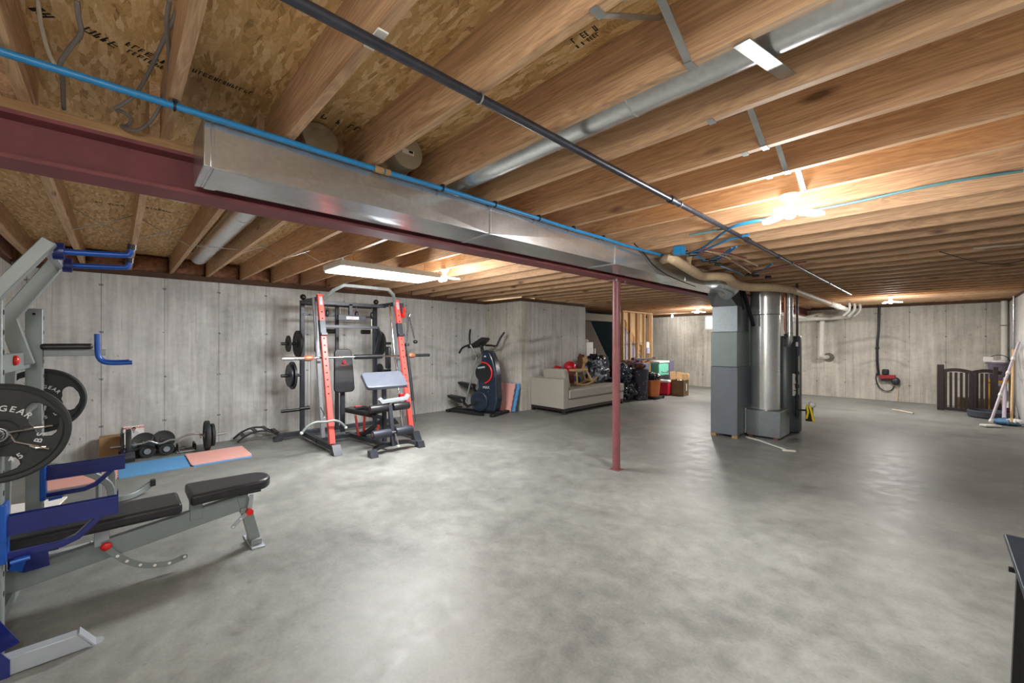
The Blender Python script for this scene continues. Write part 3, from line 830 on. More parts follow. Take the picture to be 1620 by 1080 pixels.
# stair-side: stud wall, header, stringers
PLY = plain('pale plywood', srgb(196, 166, 124), 0.7, 0, 0.1, 5)
sw = thing('stud_wall', 'open wooden stud wall beside the stairs behind the stored boxes', 'stud wall', (-6.6, 11.5, 0))
XW = -6.6
ya, yb = onX(983.5, 560, XW).y, onX(1031, 560, XW).y
MB().box(XW - 0.05, XW + 0.04, ya, yb, 2.40, 2.44).build('top_plate', M['pine_y'], sw)
MB().box(XW - 0.05, XW + 0.04, ya, yb, 0.0, 0.04).build('bottom_plate', M['pine_y'], sw)
for px in (984.5, 995.5, 1007, 1018, 1026):
    y = onX(px, 560, XW).y
    MB().box(XW - 0.05, XW + 0.04, y, y + 0.04, 0.04, 2.40).build('stud', M['pine_z'], sw)
MB().box(XW - 0.05, XW + 0.04, yb - 0.10, yb, 0.04, 2.40).build('corner_stud', M['pine_z'], sw)
MB().box(XW - 0.02, XW + 0.01, ya + 0.04, yb - 0.1, 1.46, 1.48).build('cross_brace', M['steel'], sw)
pb = MB().box(XW - 0.10, XW - 0.055, ya, yb, 0.0, 2.44).build('wood_sheathing', PLY, sw)
ob = thing('outlet_box', 'white outlet box with grey cover on the last stud of the stud wall', 'box', (XW, yb, 1.5))
c = onX(1024.5, 552, XW + 0.05)
MB().cbox(c + V(0, 0, 0.13), (0.05, 0.16, 0.2)).build('upper_plate', M['white'], ob, bevel=0.01)
MB().cbox(c + V(0, 0, -0.06), (0.08, 0.15, 0.16)).build('grey_cover', plain('lilac grey plastic', srgb(176, 176, 204), 0.4), ob, bevel=0.01)
gpn = thing('staircase', 'stair stringer with pale drywall beneath, seen through the open studs', 'stairs', (-7.2, 11.5, 0))
s0 = onX(984, 513, -6.75); s1 = onX(1016, 572, -6.75)
dv = (s1 - s0).normalized()
A = s0 - dv * 0.0; B = s0 + dv * 3.1
nrm = V(0, -dv.z, dv.y)
MB().prism([V(-6.715, A.y, A.z), V(-6.715, B.y, B.z), V(-6.715, B.y + nrm.y * 0.2, B.z + nrm.z * 0.2), V(-6.715, A.y + nrm.y * 0.2, A.z + nrm.z * 0.2)], (-0.04, 0, 0)).build('stringer', M['pine_y'], gpn)
MB().prism([V(-6.73, A.y, A.z), V(-6.73, B.y, B.z), V(-6.73, B.y, 0), V(-6.73, A.y, 0)], (-0.03, 0, 0)).build('drywall_panel', plain('grey lilac drywall', srgb(150, 146, 158), 0.9), gpn)
# remove solid sheathing overlap: the sheathing stands behind the stringer
pb.location.x -= 0.16
al = thing('stair_alcove', 'dark painted underside of the stairs in the alcove left of the red post', 'stairs', (-7.6, 9.6, 0))
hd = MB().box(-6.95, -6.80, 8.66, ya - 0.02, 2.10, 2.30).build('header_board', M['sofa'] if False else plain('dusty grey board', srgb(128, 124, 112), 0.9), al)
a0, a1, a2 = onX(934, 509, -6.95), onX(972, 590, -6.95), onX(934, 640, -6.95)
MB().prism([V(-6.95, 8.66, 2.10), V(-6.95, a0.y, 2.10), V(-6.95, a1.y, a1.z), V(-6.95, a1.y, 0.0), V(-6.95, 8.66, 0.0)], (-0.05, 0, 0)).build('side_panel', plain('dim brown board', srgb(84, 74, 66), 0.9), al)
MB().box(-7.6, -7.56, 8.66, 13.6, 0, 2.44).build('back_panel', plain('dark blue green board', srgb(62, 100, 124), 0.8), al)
# ================================================================ LAMPS
def blade_lamp(x, y, label, angles, lit=True):
    t = thing('blade_lamp', label, 'lamp', (x, y, JB), group=None)
    MB().lathe((x, y, JB - 0.0005), (x, y, JB - 0.06), [(0.058, 0), (0.058, 0.012), (0.05, 0.024), (0.030, 0.034), (0.026, 0.05), (0.0, 0.05)], 32).build('socket', M['white'], t)
    MB().lathe((x, y, JB - 0.05), (x, y, JB - 0.16), [(0.018, 0), (0.024, 0.02), (0.032, 0.05), (0.034, 0.09), (0.02, 0.105), (0.0, 0.108)], 24).build('hub', M['glow'], t)
    for a in angles:
        d = V(math.cos(a), math.sin(a), -0.12).normalized(); s = V(-math.sin(a), math.cos(a), 0)
        n = d.cross(s)
        outline = []
        L, W = 0.18, 0.046
        for i in range(24):
            th = 2 * PI * i / 24
            lx = 0.028 + L / 2 + math.cos(th) * L / 2; ly = math.sin(th) * W * (1 if math.cos(th) > -0.6 else 0.75)
            outline.append(V(x, y, JB - 0.115) + d * lx + s * ly)
        MB().prism(outline, n * 0.014).build('blade', M['glow'], t, bevel=0.003)
    return t
blade_lamp(-0.68, 3.172, 'lit three-blade bulb in a white socket, the nearest one, right of the beam', (math.radians(-95), math.radians(150), math.radians(38)))
blade_lamp(-4.55, 3.132, 'lit three-blade bulb at the end of the long tube light', (math.radians(-80), math.radians(160), math.radians(40)))
blade_lamp(-0.72, 11.76, 'small lit three-blade bulb in front of the far wall, right of the furnace', (math.radians(-110), math.radians(130), math.radians(30)))
blade_lamp(-4.7, 11.72, 'small lit three-blade bulb left of the furnace, near the far window', (math.radians(-110), math.radians(130), math.radians(35)))
blade_lamp(0.35, -0.266, 'added lit three-blade bulb, unseen behind the camera, brightening the near end', (math.radians(-95), math.radians(150), math.radians(38)))  # added lamp out of view, only there to light the near room
sl = thing('bulb_lamp', 'bare lit bulb at the top corner of the stud wall', 'lamp', (-6.25, 13.5, JB))
MB().lathe((-6.25, 13.5, JB), (-6.25, 13.5, JB - 0.06), [(0.055, 0), (0.055, 0.012), (0.03, 0.03), (0.025, 0.05), (0, 0.05)], 24).build('socket', M['white'], sl)
MB().ball((-6.25, 13.5, JB - 0.10), 0.035, (1, 1, 1.3)).build('bulb', M['glow'], sl)
# long tube fixture
tl = thing('tube_light', 'long lit fluorescent tube fixture under the gym joists', 'lamp', (-4.585, 2.3, 2.28))
fx0, fx1, fy0, fy1 = -4.84, -4.33, 1.68, 2.93
MB().box(fx0, fx1, fy0, fy1, 2.30, 2.365).build('housing', M['white'], tl, bevel=0.01)
MB().box(fx0 + 0.012, fx1 - 0.012, fy0 + 0.02, fy1 - 0.02, 2.282, 2.2995).build('diffuser', M['diff'], tl, bevel=0.006)
for y in (fy0 + 0.18, fy1 - 0.18):
    for x in (fx0 + 0.1, fx1 - 0.1):
        MB().tube([(x, y, 2.365), (x, y, JB)], 0.003, 6).build('hanger_wire', M['steel'], tl)
tag(MB().tube([(-4.5, 2.93, 2.34), (-4.48, 3.0, 2.42), (-4.52, 3.1, 2.445), (-4.55, 3.17, 2.44)], 0.005, 8, smooth=5).build('lamp_cable', M['cable']), 'short cable looping from the long tube light to the bulb socket', 'cable')

# ================================================================ LOOSE CABLES, TOP LEFT
def cable(pts, r, mat, label, plane=None, n=8):
    q = []
    for p in pts:
        q.append(onX(p[0], p[1], p[2]))
    tag(MB().tube(q, r, n, smooth=6).build('cable', M[mat]), label, 'cable', 'loose cables in the ceiling')
def cap(p): return p
cable([(60, 1, -2.15), (65, 40, -2.17), (76, 80, -2.2), (88, 104, -2.2), (98, 114, -2.25), (99, 130, -2.35), (101, 152, -2.48), (100, 172, -2.60)], 0.0065, 'cable_w', 'pale loose cable, leftmost of those hanging in the ceiling corner')
cable([(122, 1, -2.02), (124, 25, -2.05), (128, 52, -2.1), (112, 74, -2.15), (97, 96, -2.2), (95, 110, -2.2), (99, 122, -2.3), (100, 150, -2.45), (101, 172, -2.58)], 0.0075, 'cable', 'thick grey loose cable with a bend, second from the left in the ceiling corner')
cable([(268, 1, -1.83), (264, 40, -1.92), (268, 92, -2.08), (266, 130, -2.2), (255, 165, -2.35), (238, 192, -2.42), (218, 206, -2.47), (200, 203, -2.5), (192, 199, -2.53)], 0.0075, 'cable', 'grey loose cable falling in a wide arc to the beam')
cable([(290, 1, -1.79), (272, 35, -1.9), (255, 72, -2.03), (235, 115, -2.2), (216, 147, -2.35), (196, 164, -2.4), (182, 172, -2.44), (196, 178, -2.46), (207, 188, -2.48), (204, 197, -2.5), (194, 200, -2.53)], 0.0075, 'cable', 'grey loose cable with a kinked hook just above the beam')
q = [onY(a, b, Y0[1] - 0.06) for a, b in ((74, 286), (80, 310), (92, 335), (104, 352), (113, 366), (116, 378))]
tag(MB().tube(q, 0.0065, 8, smooth=5).build('cable', M['cable_w']), 'pale cable running down the gym joist past the beam', 'cable', 'loose cables in the ceiling')
q = [onY(a, b, Y0[1] - 0.056) for a, b in ((109, 292), (107, 318), (103, 338), (108, 350), (114, 344), (110, 334))]
tag(MB().tube(q, 0.0075, 8, smooth=5).build('cable', M['cable']), 'grey cable with a small loop beside the gym joist', 'cable', 'loose cables in the ceiling')
q = [onY(a, b, Y0[11]) for a, b in ((1300, 334), (1340, 322), (1400, 305), (1470, 294), (1540, 281), (1619, 272))]
tag(MB().tube([onX(1003, 385, -2.14), onX(1020, 402, -2.13), onX(1035, 420, -2.12), onX(1060, 437, -2.11), onX(1100, 453, -2.1)], 0.006, 8, smooth=5).build('cable', M['black']), 'thin black cable curving over the side of the square duct', 'cable')
q = [onZ(a, b, 2.44) for a, b in ((1487, 398), (1510, 405), (1535, 412), (1560, 417), (1590, 417), (1619, 412))]
tag(MB().tube(q, 0.006, 8, smooth=5).build('cable', M['black']), 'thin black cable sagging under the joists at the right', 'cable')
q = [onZ(a, b, 2.45) for a, b in ((1090, 372), (1140, 363), (1200, 350), (1290, 332), (1360, 318), (1450, 298), (1530, 283), (1618, 270))]
tag(MB().tube(q, 0.009, 8, smooth=5).build('water_line', plain('dull teal tube', srgb(84, 128, 134), 0.5)), 'dull teal tube running right under the joists behind the nearest lamp', 'tube')
q = [onZ(a, b, 2.45) for a, b in ((1540, 393), (1580, 389), (1619, 386))]
tag(MB().tube(q, 0.009, 8).build('water_line', M['cable_w']), 'pale tube clipped under the joists at the right edge', 'tube')

# ================================================================ FURNACE, PLENUM, PIPES
fc = thing('furnace', 'tall grey metal furnace cabinet standing on small blocks right of the red post', 'furnace', (-2.37, 7.2, 0))
fx0, fx1, fy0, fy1 = -2.56, -2.165, 6.90, 7.55
MB().box(fx0, fx1, fy0, fy1, 0.045, 1.105).build('lower_cabinet', plain('slate grey cabinet', srgb(112, 120, 128), 0.42, 0.3, 0.05, 5), fc, bevel=0.006)
MB().box(fx0 + 0.004, fx1 - 0.004, fy0 + 0.004, fy1, 1.108, 1.655).build('upper_cabinet', plain('green grey cabinet', srgb(128, 140, 138), 0.42, 0.3, 0.05, 5), fc, bevel=0.006)
MB().box(fx0 + 0.02, fx1 - 0.002, fy0 + 0.01, fy1, 1.657, 2.06).build('plenum', M['galv_d'], fc, bevel=0.003)
# slanted offset piece reaching the trunk duct
MB().add([V(fx0 + 0.02, fy0, 2.062), V(fx1 - 0.01, fy0, 2.062), V(fx1 - 0.01, fy1, 2.062), V(fx0 + 0.02, fy1, 2.062),
          V(dx0 - 0.08, 6.62, 2.36), V(-2.33, 6.66, 2.40), V(-2.30, fy1, 2.42), V(dx0 - 0.08, fy1, 2.42)],
         [(0, 1, 5, 4), (1, 2, 6, 5), (2, 3, 7, 6), (3, 0, 4, 7), (4, 5, 6, 7), (0, 3, 2, 1)]).build('offset_boot', M['galv_d'], fc)
for x, y in ((fx0 + 0.03, fy0 + 0.03), (fx1 - 0.05, fy0 + 0.03), (fx0 + 0.03, fy1 - 0.05), (fx1 - 0.05, fy1 - 0.05)):
    MB().box(x - 0.03, x + 0.05, y - 0.03, y + 0.04, 0, 0.045).build('brick_foot', M['card'], fc)
el = thing('flex_elbow', 'crumpled shiny metal elbow joining the square duct above the furnace', 'duct', (-2.1, 6.4, 2.3))
MB().tube([(-2.125, 5.80, 2.33), (-2.11, 6.05, 2.33), (-2.09, 6.28, 2.32), (-2.12, 6.45, 2.29), (-2.22, 6.56, 2.24)], 0.10, 24, smooth=4, rs=[0.105, 0.11, 0.12, 0.125, 0.12]).build('elbow', M['galv_s'], el, angle=10)
rb = thing('return_box', 'low galvanised box on the floor feeding the fat round riser', 'duct box', (-1.9, 7.5, 0))
MB().box(-2.13, -1.675, 7.24, 7.80, 0.03, 0.43).build('box', M['galv_d'], rb, bevel=0.004)
MB().box(-2.155, -2.132, 7.22, 7.82, 0.05, 0.45).build('filter_frame', M['galv_s'], rb)
for x, y in ((-2.08, 7.28), (-1.74, 7.28), (-1.74, 7.72), (-2.08, 7.72)): MB().box(x - 0.03, x + 0.03, y - 0.02, y + 0.04, 0, 0.03).build('block', M['beam'], rb)
rz = thing('round_riser', 'fat shiny round riser duct standing on the low metal box', 'duct', (-1.99, 7.54, 0.43))
MB().cyl((-1.945, 7.515, 0.433), (-1.945, 7.515, 1.93), 0.207, n=56).build('lower_pipe', M['galv_s'], rz)
MB().cyl((-1.945, 7.515, 1.93), (-1.945, 7.515, 2.33), 0.213, n=56).build('upper_pipe', M['galv_s'], rz)
MB().torus((-1.945, 7.515, 1.93), (0, 0, 1), 0.212, 0.006, 56, 6).build('seam_ring', M['steel'], rz)
vp = thing('vent_pipe', 'slim shiny vent pipe bending into the water heater side', 'pipe', (-1.65, 7.9, 1.2))
vt = onX(1249, 458, -1.70); vt = V(-1.66, 7.86, 2.30); 
MB().tube([(-1.70, 7.80 + 0.10, 2.30), (-1.70, 7.90, 1.62), (-1.70, 7.90, 1.52), (-1.73, 7.93, 1.46), (-1.80, 7.99, 1.43), (-1.86, 8.06, 1.43)], 0.052, 24).build('pipe', M['galv_s'], vp)
for z in (1.64, 2.06): MB().torus((-1.70, 7.90, z), (0, 0, 1), 0.053, 0.003, 28, 6).build('seam_ring', M['black'], vp)
wh = thing('water_heater', 'tall dark grey water heater behind the round riser', 'water heater', (-1.80, 8.14, 0))
hx, hy = -1.815, 8.14
MB().lathe((hx, hy, 0.02), (hx, hy, 1.60), [(0.22, 0), (0.235, 0.015), (0.235, 1.55), (0.225, 1.575), (0, 1.58)], 48).build('tank', plain('dark grey enamel', srgb(70, 78, 80), 0.35, 0.2, 0.08, 4), wh)
MB().lathe((hx, hy, 0), (hx, hy, 0.02), [(0.2, 0), (0.2, 0.02)], 40).build('base_ring', M['black'], wh)
def on_tank(px, z0, z1, name, mat, dw=0.16, lift=0.003):
    r = ray(px, 540).to_2d(); r.normalize()
    # first hit of the sight line with the tank circle
    c = Vector((hx, hy)); b = r.dot(c); h = b * b - (c.dot(c) - 0.2355 ** 2)
    if h < 0: h = 0
    p = r * (b - math.sqrt(h)); th = math.atan2(p.y - hy, p.x - hx)
    vs = []; n = 6; fs = []
    for i in range(n + 1):
        a = th + dw * (i / n - 0.5) / 0.235
        for z in (z0, z1):
            for rr_ in (0.2352, 0.2352 + lift): vs.append(V(hx + rr_ * math.cos(a), hy + rr_ * math.sin(a), z))
    for i in range(n):
        k = i * 4
        fs += [(k + 1, k + 5, k + 7, k + 3), (k, k + 2, k + 6, k + 4), (k + 2, k + 3, k + 7, k + 6), (k, k + 4, k + 5, k + 1)]
    fs += [(0, 1, 3, 2), (4 * n, 4 * n + 2, 4 * n + 3, 4 * n + 1)]
    return MB().add(vs, fs, True).build(name, mat, wh)
on_tank(1259.5, 0.62, 0.98, 'warning_label', M['paper'], 0.12)
on_tank(1259.3, 0.80, 0.815, 'label_print', M['letter_r'], 0.08, 0.005)
on_tank(1259.3, 0.70, 0.712, 'label_print', M['letter_k'], 0.08, 0.005)
on_tank(1259.3, 0.86, 0.93, 'label_print', M['letter_k'], 0.03, 0.005)
on_tank(1262.5, 1.0, 1.27, 'tall_label', M['paper'], 0.06)
hc = V(hx + 0.13, hy - 0.22, 0)
gl = thing('gas_line', 'black vertical gas line with valve in front of the water heater', 'pipe', (-1.6, 7.95, 0.3))
gx, gy = -1.60, 7.93
MB().tube([(gx, gy, 2.44), (gx, gy, 0.28)], 0.018, 14).build('pipe', M['black'], gl)
for z in (0.33, 0.62, 0.78, 1.0): MB().cyl((gx, gy, z - 0.03), (gx, gy, z + 0.03), 0.027, n=12).build('fitting', M['black'], gl)
MB().cbox((gx + 0.005, gy - 0.03, 1.46), (0.03, 0.02, 0.07)).build('valve_tag', M['white'], gl)
MB().cyl((gx, gy, 0.40), (gx + 0.11, gy + 0.06, 0.40), 0.014, n=10).build('valve_arm', M['black'], gl)
MB().cbox((gx + 0.15, gy + 0.08, 0.34), (0.09, 0.09, 0.22)).build('gas_control', M['black'], gl, bevel=0.01)
MB().ball((gx + 0.19, gy + 0.06, 0.50), 0.05, (1, 1, 1.1)).build('regulator', M['white'], gl)
ysl = plain('yellow plastic', srgb(226, 200, 20), 0.5)
MB().tube([(gx + 0.13, gy - 0.01, 0.50), (gx + 0.15, gy - 0.02, 0.38), (gx + 0.13, gy - 0.02, 0.28)], 0.016, 8).tube([(gx + 0.17, gy, 0.48), (gx + 0.2, gy - 0.01, 0.36), (gx + 0.22, gy, 0.24)], 0.016, 8).build('yellow_tag', ysl, gl)
cp_ = wh
MB().tube([(-1.73, 7.76, 2.35), (-1.73, 7.76, 1.7), (-1.71, 7.80, 1.58)], 0.012, 10).build('copper_line', plain('copper', srgb(196, 130, 100), 0.3, 0.9), cp_)
MB().cbox((-1.72, 7.775, 1.60), (0.045, 0.045, 0.06)).build('shutoff_valve', M['black'], cp_)
# dark triangular boot pieces behind the riser
bk = thing('return_drop', 'dark metal return duct with a slanted brace between furnace and riser', 'duct', (-2.1, 7.6, 1.2))
MB().box(-2.155, -1.98, 7.60 + 0.15, 7.88, 0.46, 2.44).build('drop', plain('dim galvanised sheet', srgb(84, 90, 98), 0.5, 0.6, 0.1, 5), bk)
MB().bar((-2.15, 7.02, 2.42), (-2.03, 7.22, 1.75), 0.05, 0.03).build('slanted_brace', M['black'], bk)
MB().bar((-2.158, 6.93, 2.40), (-2.158, 7.18, 2.02), 0.01, 0.06).build('tape_strip', M['black'], bk)
lt = thing('floor_tube', 'thin white tube lying on the floor in front of the furnace', 'tube', (-1.8, 6.8, 0))
MB().tube([onZ(1180, 691, 0.012), onZ(1200, 696, 0.012), onZ(1222, 704, 0.012), onZ(1243, 711, 0.012)], 0.011, 10).build('tube', M['pvc'], lt)
e0 = onZ(1248, 714, 0.0)
MB().cbox((e0.x, e0.y, 0.0125), (0.16, 0.05, 0.023), Matrix.Rotation(0.5, 4, 'Z')).build('drain_cover', M['pvc'], lt, bevel=0.006)

# ================================================================ FAR WALL: PUMP, PIPES
pu = thing('water_pump', 'black and red pump fixed on the far wall at the foot of a black pipe', 'pump', (0, 14.1, 1))
def fw_(px, py, d=0.05): return onY(px, py, YF - d)
p0 = fw_(1391, 486); p1 = fw_(1389, 592)
MB().tube([fw_(1391, 484), fw_(1390, 520), fw_(1388, 545), fw_(1388, 570), fw_(1390, 594)], 0.028, 12, smooth=4).build('riser_pipe', M['black'], pu)
MB().cyl(fw_(1388, 549), fw_(1388, 552), 0.04, n=12).build('coupling', M['black'], pu)
MB().bar(fw_(1391, 596, 0.09), fw_(1417, 596, 0.09), 0.11, 0.10).build('red_body', plain('deep red casting', srgb(150, 36, 44), 0.5), pu, bevel=0.015)
MB().bar(fw_(1394, 601, 0.08), fw_(1412, 601, 0.08), 0.08, 0.05).build('base_rail', M['black'], pu)
c = fw_(1401, 588, 0.09); MB().cbox(c, (0.13, 0.12, 0.13)).build('motor_cap', M['black'], pu, bevel=0.02)
c = fw_(1417, 603, 0.1); MB().ball(c, 0.085, (1, 0.8, 1.2)).build('outlet_head', M['grey_dk'], pu)
MB().tube([fw_(1387, 590), fw_(1386, 600), fw_(1391, 612), fw_(1400, 618), fw_(1410, 617), fw_(1415, 610)], 0.012, 8, smooth=5).build('hose', M['black'], pu)
MB().tube([fw_(1420, 606), fw_(1421, 620), fw_(1420, 634)], 0.012, 8).build('drain_hose', M['tan'], pu)
w1 = thing('wall_pipe', 'white pipe standing in the far right corner behind the stool', 'pipe', (0.6, 14, 0))
a = onY(1497.5, 480, 13.95)
MB().tube([(onY(1590, 540, 13.95).x, 14.10, 2.40), (onY(1590, 540, 13.95).x, 14.10, 0.35)], 0.05, 18).build('pipe', M['pvc'], w1)
for z in (1.86, 1.0): MB().torus((onY(1590, 540, 13.95).x, 14.10, z), (0, 0, 1), 0.055, 0.012, 20, 6).build('pipe_clamp', M['strap'], w1)
w2 = thing('wall_conduit', 'thin metal conduit on the right wall near the corner', 'pipe', (1.02, 13.4, 0))
cy = onX(1604, 500, 1.03).y
MB().cyl((1.03, cy, 0.2), (1.03, cy, 2.42), 0.018, n=12).build('pipe', M['steel'], w2)

# ================================================================ GATE, STOOL, BUCKET, MOPS (far right corner)
gt = thing('safety_gate', 'dark wooden two-leaf safety gate leaning in the far right corner', 'gate', (-0.2, 13.6, 0))
gA = onZ(1488, 648); gB = onZ(1538, 653); gC = onZ(1575, 655.5)
zt = 0.90
def leaf(a, b, posts, nsl, dip):
    a = V(a.x, a.y, 0); b = V(b.x, b.y, 0); d = (b - a)
    for nm, p, w_, h_ in posts:
        q = a + d * p
        MB().box(q.x - w_ / 2, q.x + w_ / 2, q.y - 0.03, q.y + 0.03, 0.0, h_).build(nm, M['dkwood'], gt, bevel=0.008)
    MB().bar(a + V(0, 0, 0.045), b + V(0, 0, 0.045), 0.03, 0.06).build('bottom_rail', M['dkwood'], gt)
    pts = []
    for i in range(9):
        f = i / 8; pts.append(a + d * f + V(0, 0, zt - 0.05 + 0.045 * math.sin(PI * (f + dip)) * (1 if dip == 0 else 1)))
    MB().sqtube(pts, 0.03, 0.07).build('top_rail', M['dkwood'], gt)
    for i in range(nsl):
        f = (i + 1) / (nsl + 1); q = a + d * f
        MB().box(q.x - 0.022, q.x + 0.022, q.y - 0.01, q.y + 0.01, 0.07, zt - 0.06).build('slat', M['dkwood'], gt)
leaf(gA, gB, (('post', 0.0, 0.11, 1.0), ('stile', 0.97, 0.07, zt - 0.04)), 5, 0.0)
leaf(gB, gC + (gC - gB) * 0.25, (('stile', 0.08, 0.07, zt - 0.04), ('post', 0.80, 0.07, 0.98)), 5, 0.0)
sg = thing('step_stool', 'orange-yellow folding step stool behind the gate', 'stool', (0.3, 13.75, 0))
yel = plain('orange yellow paint', srgb(214, 150, 30), 0.45)
q0 = onY(1562, 620, 13.80); q1 = onY(1592, 620, 13.80)
for x in (q0.x, q1.x - 0.05):
    for y_, lean in ((13.72, 0), (13.95, 0)):
        MB().box(x, x + 0.045, y_, y_ + 0.03, 0, 0.62).build('leg', yel, sg)
MB().box(q0.x - 0.04, q1.x + 0.03, 13.68, 14.0, 0.62, 0.67).build('top_step', yel, sg, bevel=0.008)
MB().box(q0.x + 0.045, q1.x - 0.05, 13.72, 13.75, 0.25, 0.29).build('rung', M['paper'], sg)
bkt = thing('bucket', 'grey plastic bucket holding rags on top of the orange stool', 'bucket', (0.5, 13.8, 0.67))
bq = onY(1583, 590, 13.83); bx = bq.x - 0.03; by = 13.80
MB().lathe((bx, by, 0.671), (bx, by, 1.09), [(0.125, 0), (0.135, 0.02), (0.165, 0.34), (0.178, 0.35), (0.178, 0.39), (0.158, 0.39), (0.154, 0.34), (0.125, 0.03), (0.0, 0.03)], 32).build('tub', plain('mauve grey plastic', srgb(108, 100, 116), 0.45), bkt)
MB().ball((bx, by, 1.04), 0.145, (1, 1, 0.45), fn=lambda d: 1 + 0.12 * math.sin(7 * d.x + 3 * d.y)).build('rag', M['white'], bkt)
MB().torus((bx, by, 1.08), (0, 0.9, 0.5), 0.155, 0.008, 24, 6, 0, PI).build('handle', M['black'], bkt)
o = MB().cbox((bx - 0.15, by - 0.02, 1.115), (0.14, 0.10, 0.11)).build('small_box', M['paper'], bevel=0.005)
tag(o, 'small white box perched on the rim of the grey bucket', 'box')
def stick(name, a, b, r, mat, label, head=None, sections=None, cat='mop'):
    t = thing(name, label, cat, (a[0], a[1], 0))
    a = Vector(a); b = Vector(b)
    MB().cyl(a, b, r, n=14).build('handle', mat, t)
    if sections:
        for f in sections:
            p = a.lerp(b, f); d = (b - a).normalized()
            MB().cyl(p - d * 0.03, p + d * 0.03, r * 1.4, n=14).build('grip_collar', M['white'], t)
    return t
ma = onZ(1567, 668, 0.08); mb_ = onX(1612, 541, 1.03)
mt = stick('flat_mop', ma, mb_, 0.02, plain('pearl pink tube', srgb(196, 186, 198), 0.4, 0), 'flat mop with a pale pink pole leaning on the right wall', None, (0.02, 0.33, 0.6, 0.78))
MB().cbox((ma.x, ma.y, 0.025), (0.24, 0.13, 0.035), Matrix.Rotation(0.6, 4, 'Z')).build('mop_plate', M['white'], mt, bevel=0.01)
m2 = stick('string_mop', onZ(1600, 668, 0.10), onX(1603, 553, 1.0), 0.018, plain('wooden pole', srgb(206, 172, 124), 0.5), 'mop with a wooden pole and a blue and white head at the right wall')
hc = onZ(1594, 672, 0.0)
for k, (ddx, ddy, mm) in enumerate(((0, 0, 'blue'), (0.08, -0.03, 'white'))):
    MB().ball((hc.x + ddx, hc.y + ddy, 0.055 + 0.015 * k), 0.17, (1.1 if k == 0 else 0.7, 0.85 if k == 0 else 0.55, 0.32), 28, 14, fn=lambda d: 1 + 0.10 * math.sin(11 * math.atan2(d.y, d.x)) + 0.05 * math.sin(23 * d.x)).build('mop_head', plain('slate blue mop yarn', srgb(92, 132, 168), 0.9, bump=0.5) if k == 0 else M['paper'], m2)
m3 = stick('broom', onZ(1588.5, 662, 0.06), onY(1590, 598, 13.5), 0.028, plain('lilac pole', srgb(186, 180, 196), 0.35), 'lilac broom standing upright in front of the orange stool', None, None, 'broom')
c = onZ(1588.5, 662, 0.0); MB().cbox((c.x, c.y, 0.05), (0.26, 0.10, 0.10)).build('broom_head', M['black'], m3, bevel=0.01)
m4 = stick('pole', onZ(1594.5, 658, 0.02), onY(1594, 606, 13.7), 0.02, M['pvc'], 'short white pole between broom and wooden mop', None, None, 'pole')
c = onZ(1560, 660, 0)
o = MB().lathe((c.x + 0.05, c.y, 0), (c.x + 0.05, c.y, 0.14), [(0.24, 0), (0.30, 0.02), (0.31, 0.13), (0.28, 0.14), (0.27, 0.04), (0, 0.03)], 32).build('floor_tray', plain('charcoal tub', srgb(66, 70, 80), 0.6))
tag(o, 'shallow charcoal round tub on the floor at the foot of the gate', 'tub')
c = onZ(1548, 652, 0)
o = MB().box(c.x - 0.3, c.x + 0.3, YF - 0.32, YF - 0.08, 0, 0.22).build('cardboard_scrap', M['card_d']); tag(o, 'brown crumpled cardboard behind the gate bars', 'cardboard')
c = onZ(1596, 664, 0.0)
o = MB().lathe((c.x, c.y + 0.1, 0), (c.x, c.y + 0.1, 0.22), [(0.045, 0), (0.05, 0.01), (0.045, 0.18), (0.02, 0.2), (0.02, 0.22)], 16).build('spray_bottle', plain('dark magenta plastic', srgb(112, 36, 72), 0.35)); tag(o, 'small dark magenta bottle between the mops', 'bottle')
o = MB().tube([onZ(1412, 648, 0.01), onZ(1425, 650, 0.012), onZ(1445, 654, 0.01)], 0.02, 8, smooth=4).build('rope_scrap', M['cable_w']); tag(o, 'short pale cord lying on the floor before the far wall', 'cord')

# ================================================================ TABLE AT THE RIGHT EDGE
tb = thing('folding_table', 'dark blue-black folding table at the right edge of the photo', 'table', (0.6, 1.9, 0))
tz = 0.745
tc = onZ(1587, 843, tz)
x0t, y1t = tc.x, tc.y
MB().box(x0t, x0t + 0.76, y1t - 1.15, y1t, tz - 0.014, tz).build('table_top', plain('blue black table top', srgb(26, 36, 48), 0.32, 0, 0.15, 6), tb, bevel=0.006)
MB().box(x0t + 0.012, x0t + 0.748, y1t - 1.138, y1t - 0.012, tz - 0.050, tz - 0.0145).build('apron', M['black'], tb, bevel=0.004)
la = onZ(1606, 912, tz - 0.05)
for (sx, sy, spl) in ((0.030, -0.24, 0.0), (0.73, -0.24, 0.0), (0.030, -0.93, 0), (0.73, -0.93, 0)):
    a = V(x0t + sx, y1t + sy, tz - 0.052); b = V(x0t + sx - (0.025 if sx < 0.3 else -0.025), y1t + sy + (-0.03 if sy > -0.5 else 0.03), 0.0)
    MB().bar(a, b, 0.032, 0.032, up=(0, 1, 0)).build('leg', M['black'], tb)
MB().cyl((x0t - 0.003, y1t - 0.22, tz - 0.058), (x0t + 0.03, y1t - 0.22, tz - 0.058), 0.010, n=12).build('latch', M['black'], tb)
hnd = MB().torus((x0t + 0.10, y1t - 0.16, tz + 0.002), (0, 0, 1), 0.03, 0.004, 20, 6, 0, PI).build('metal_loop', M['chrome'], tb)
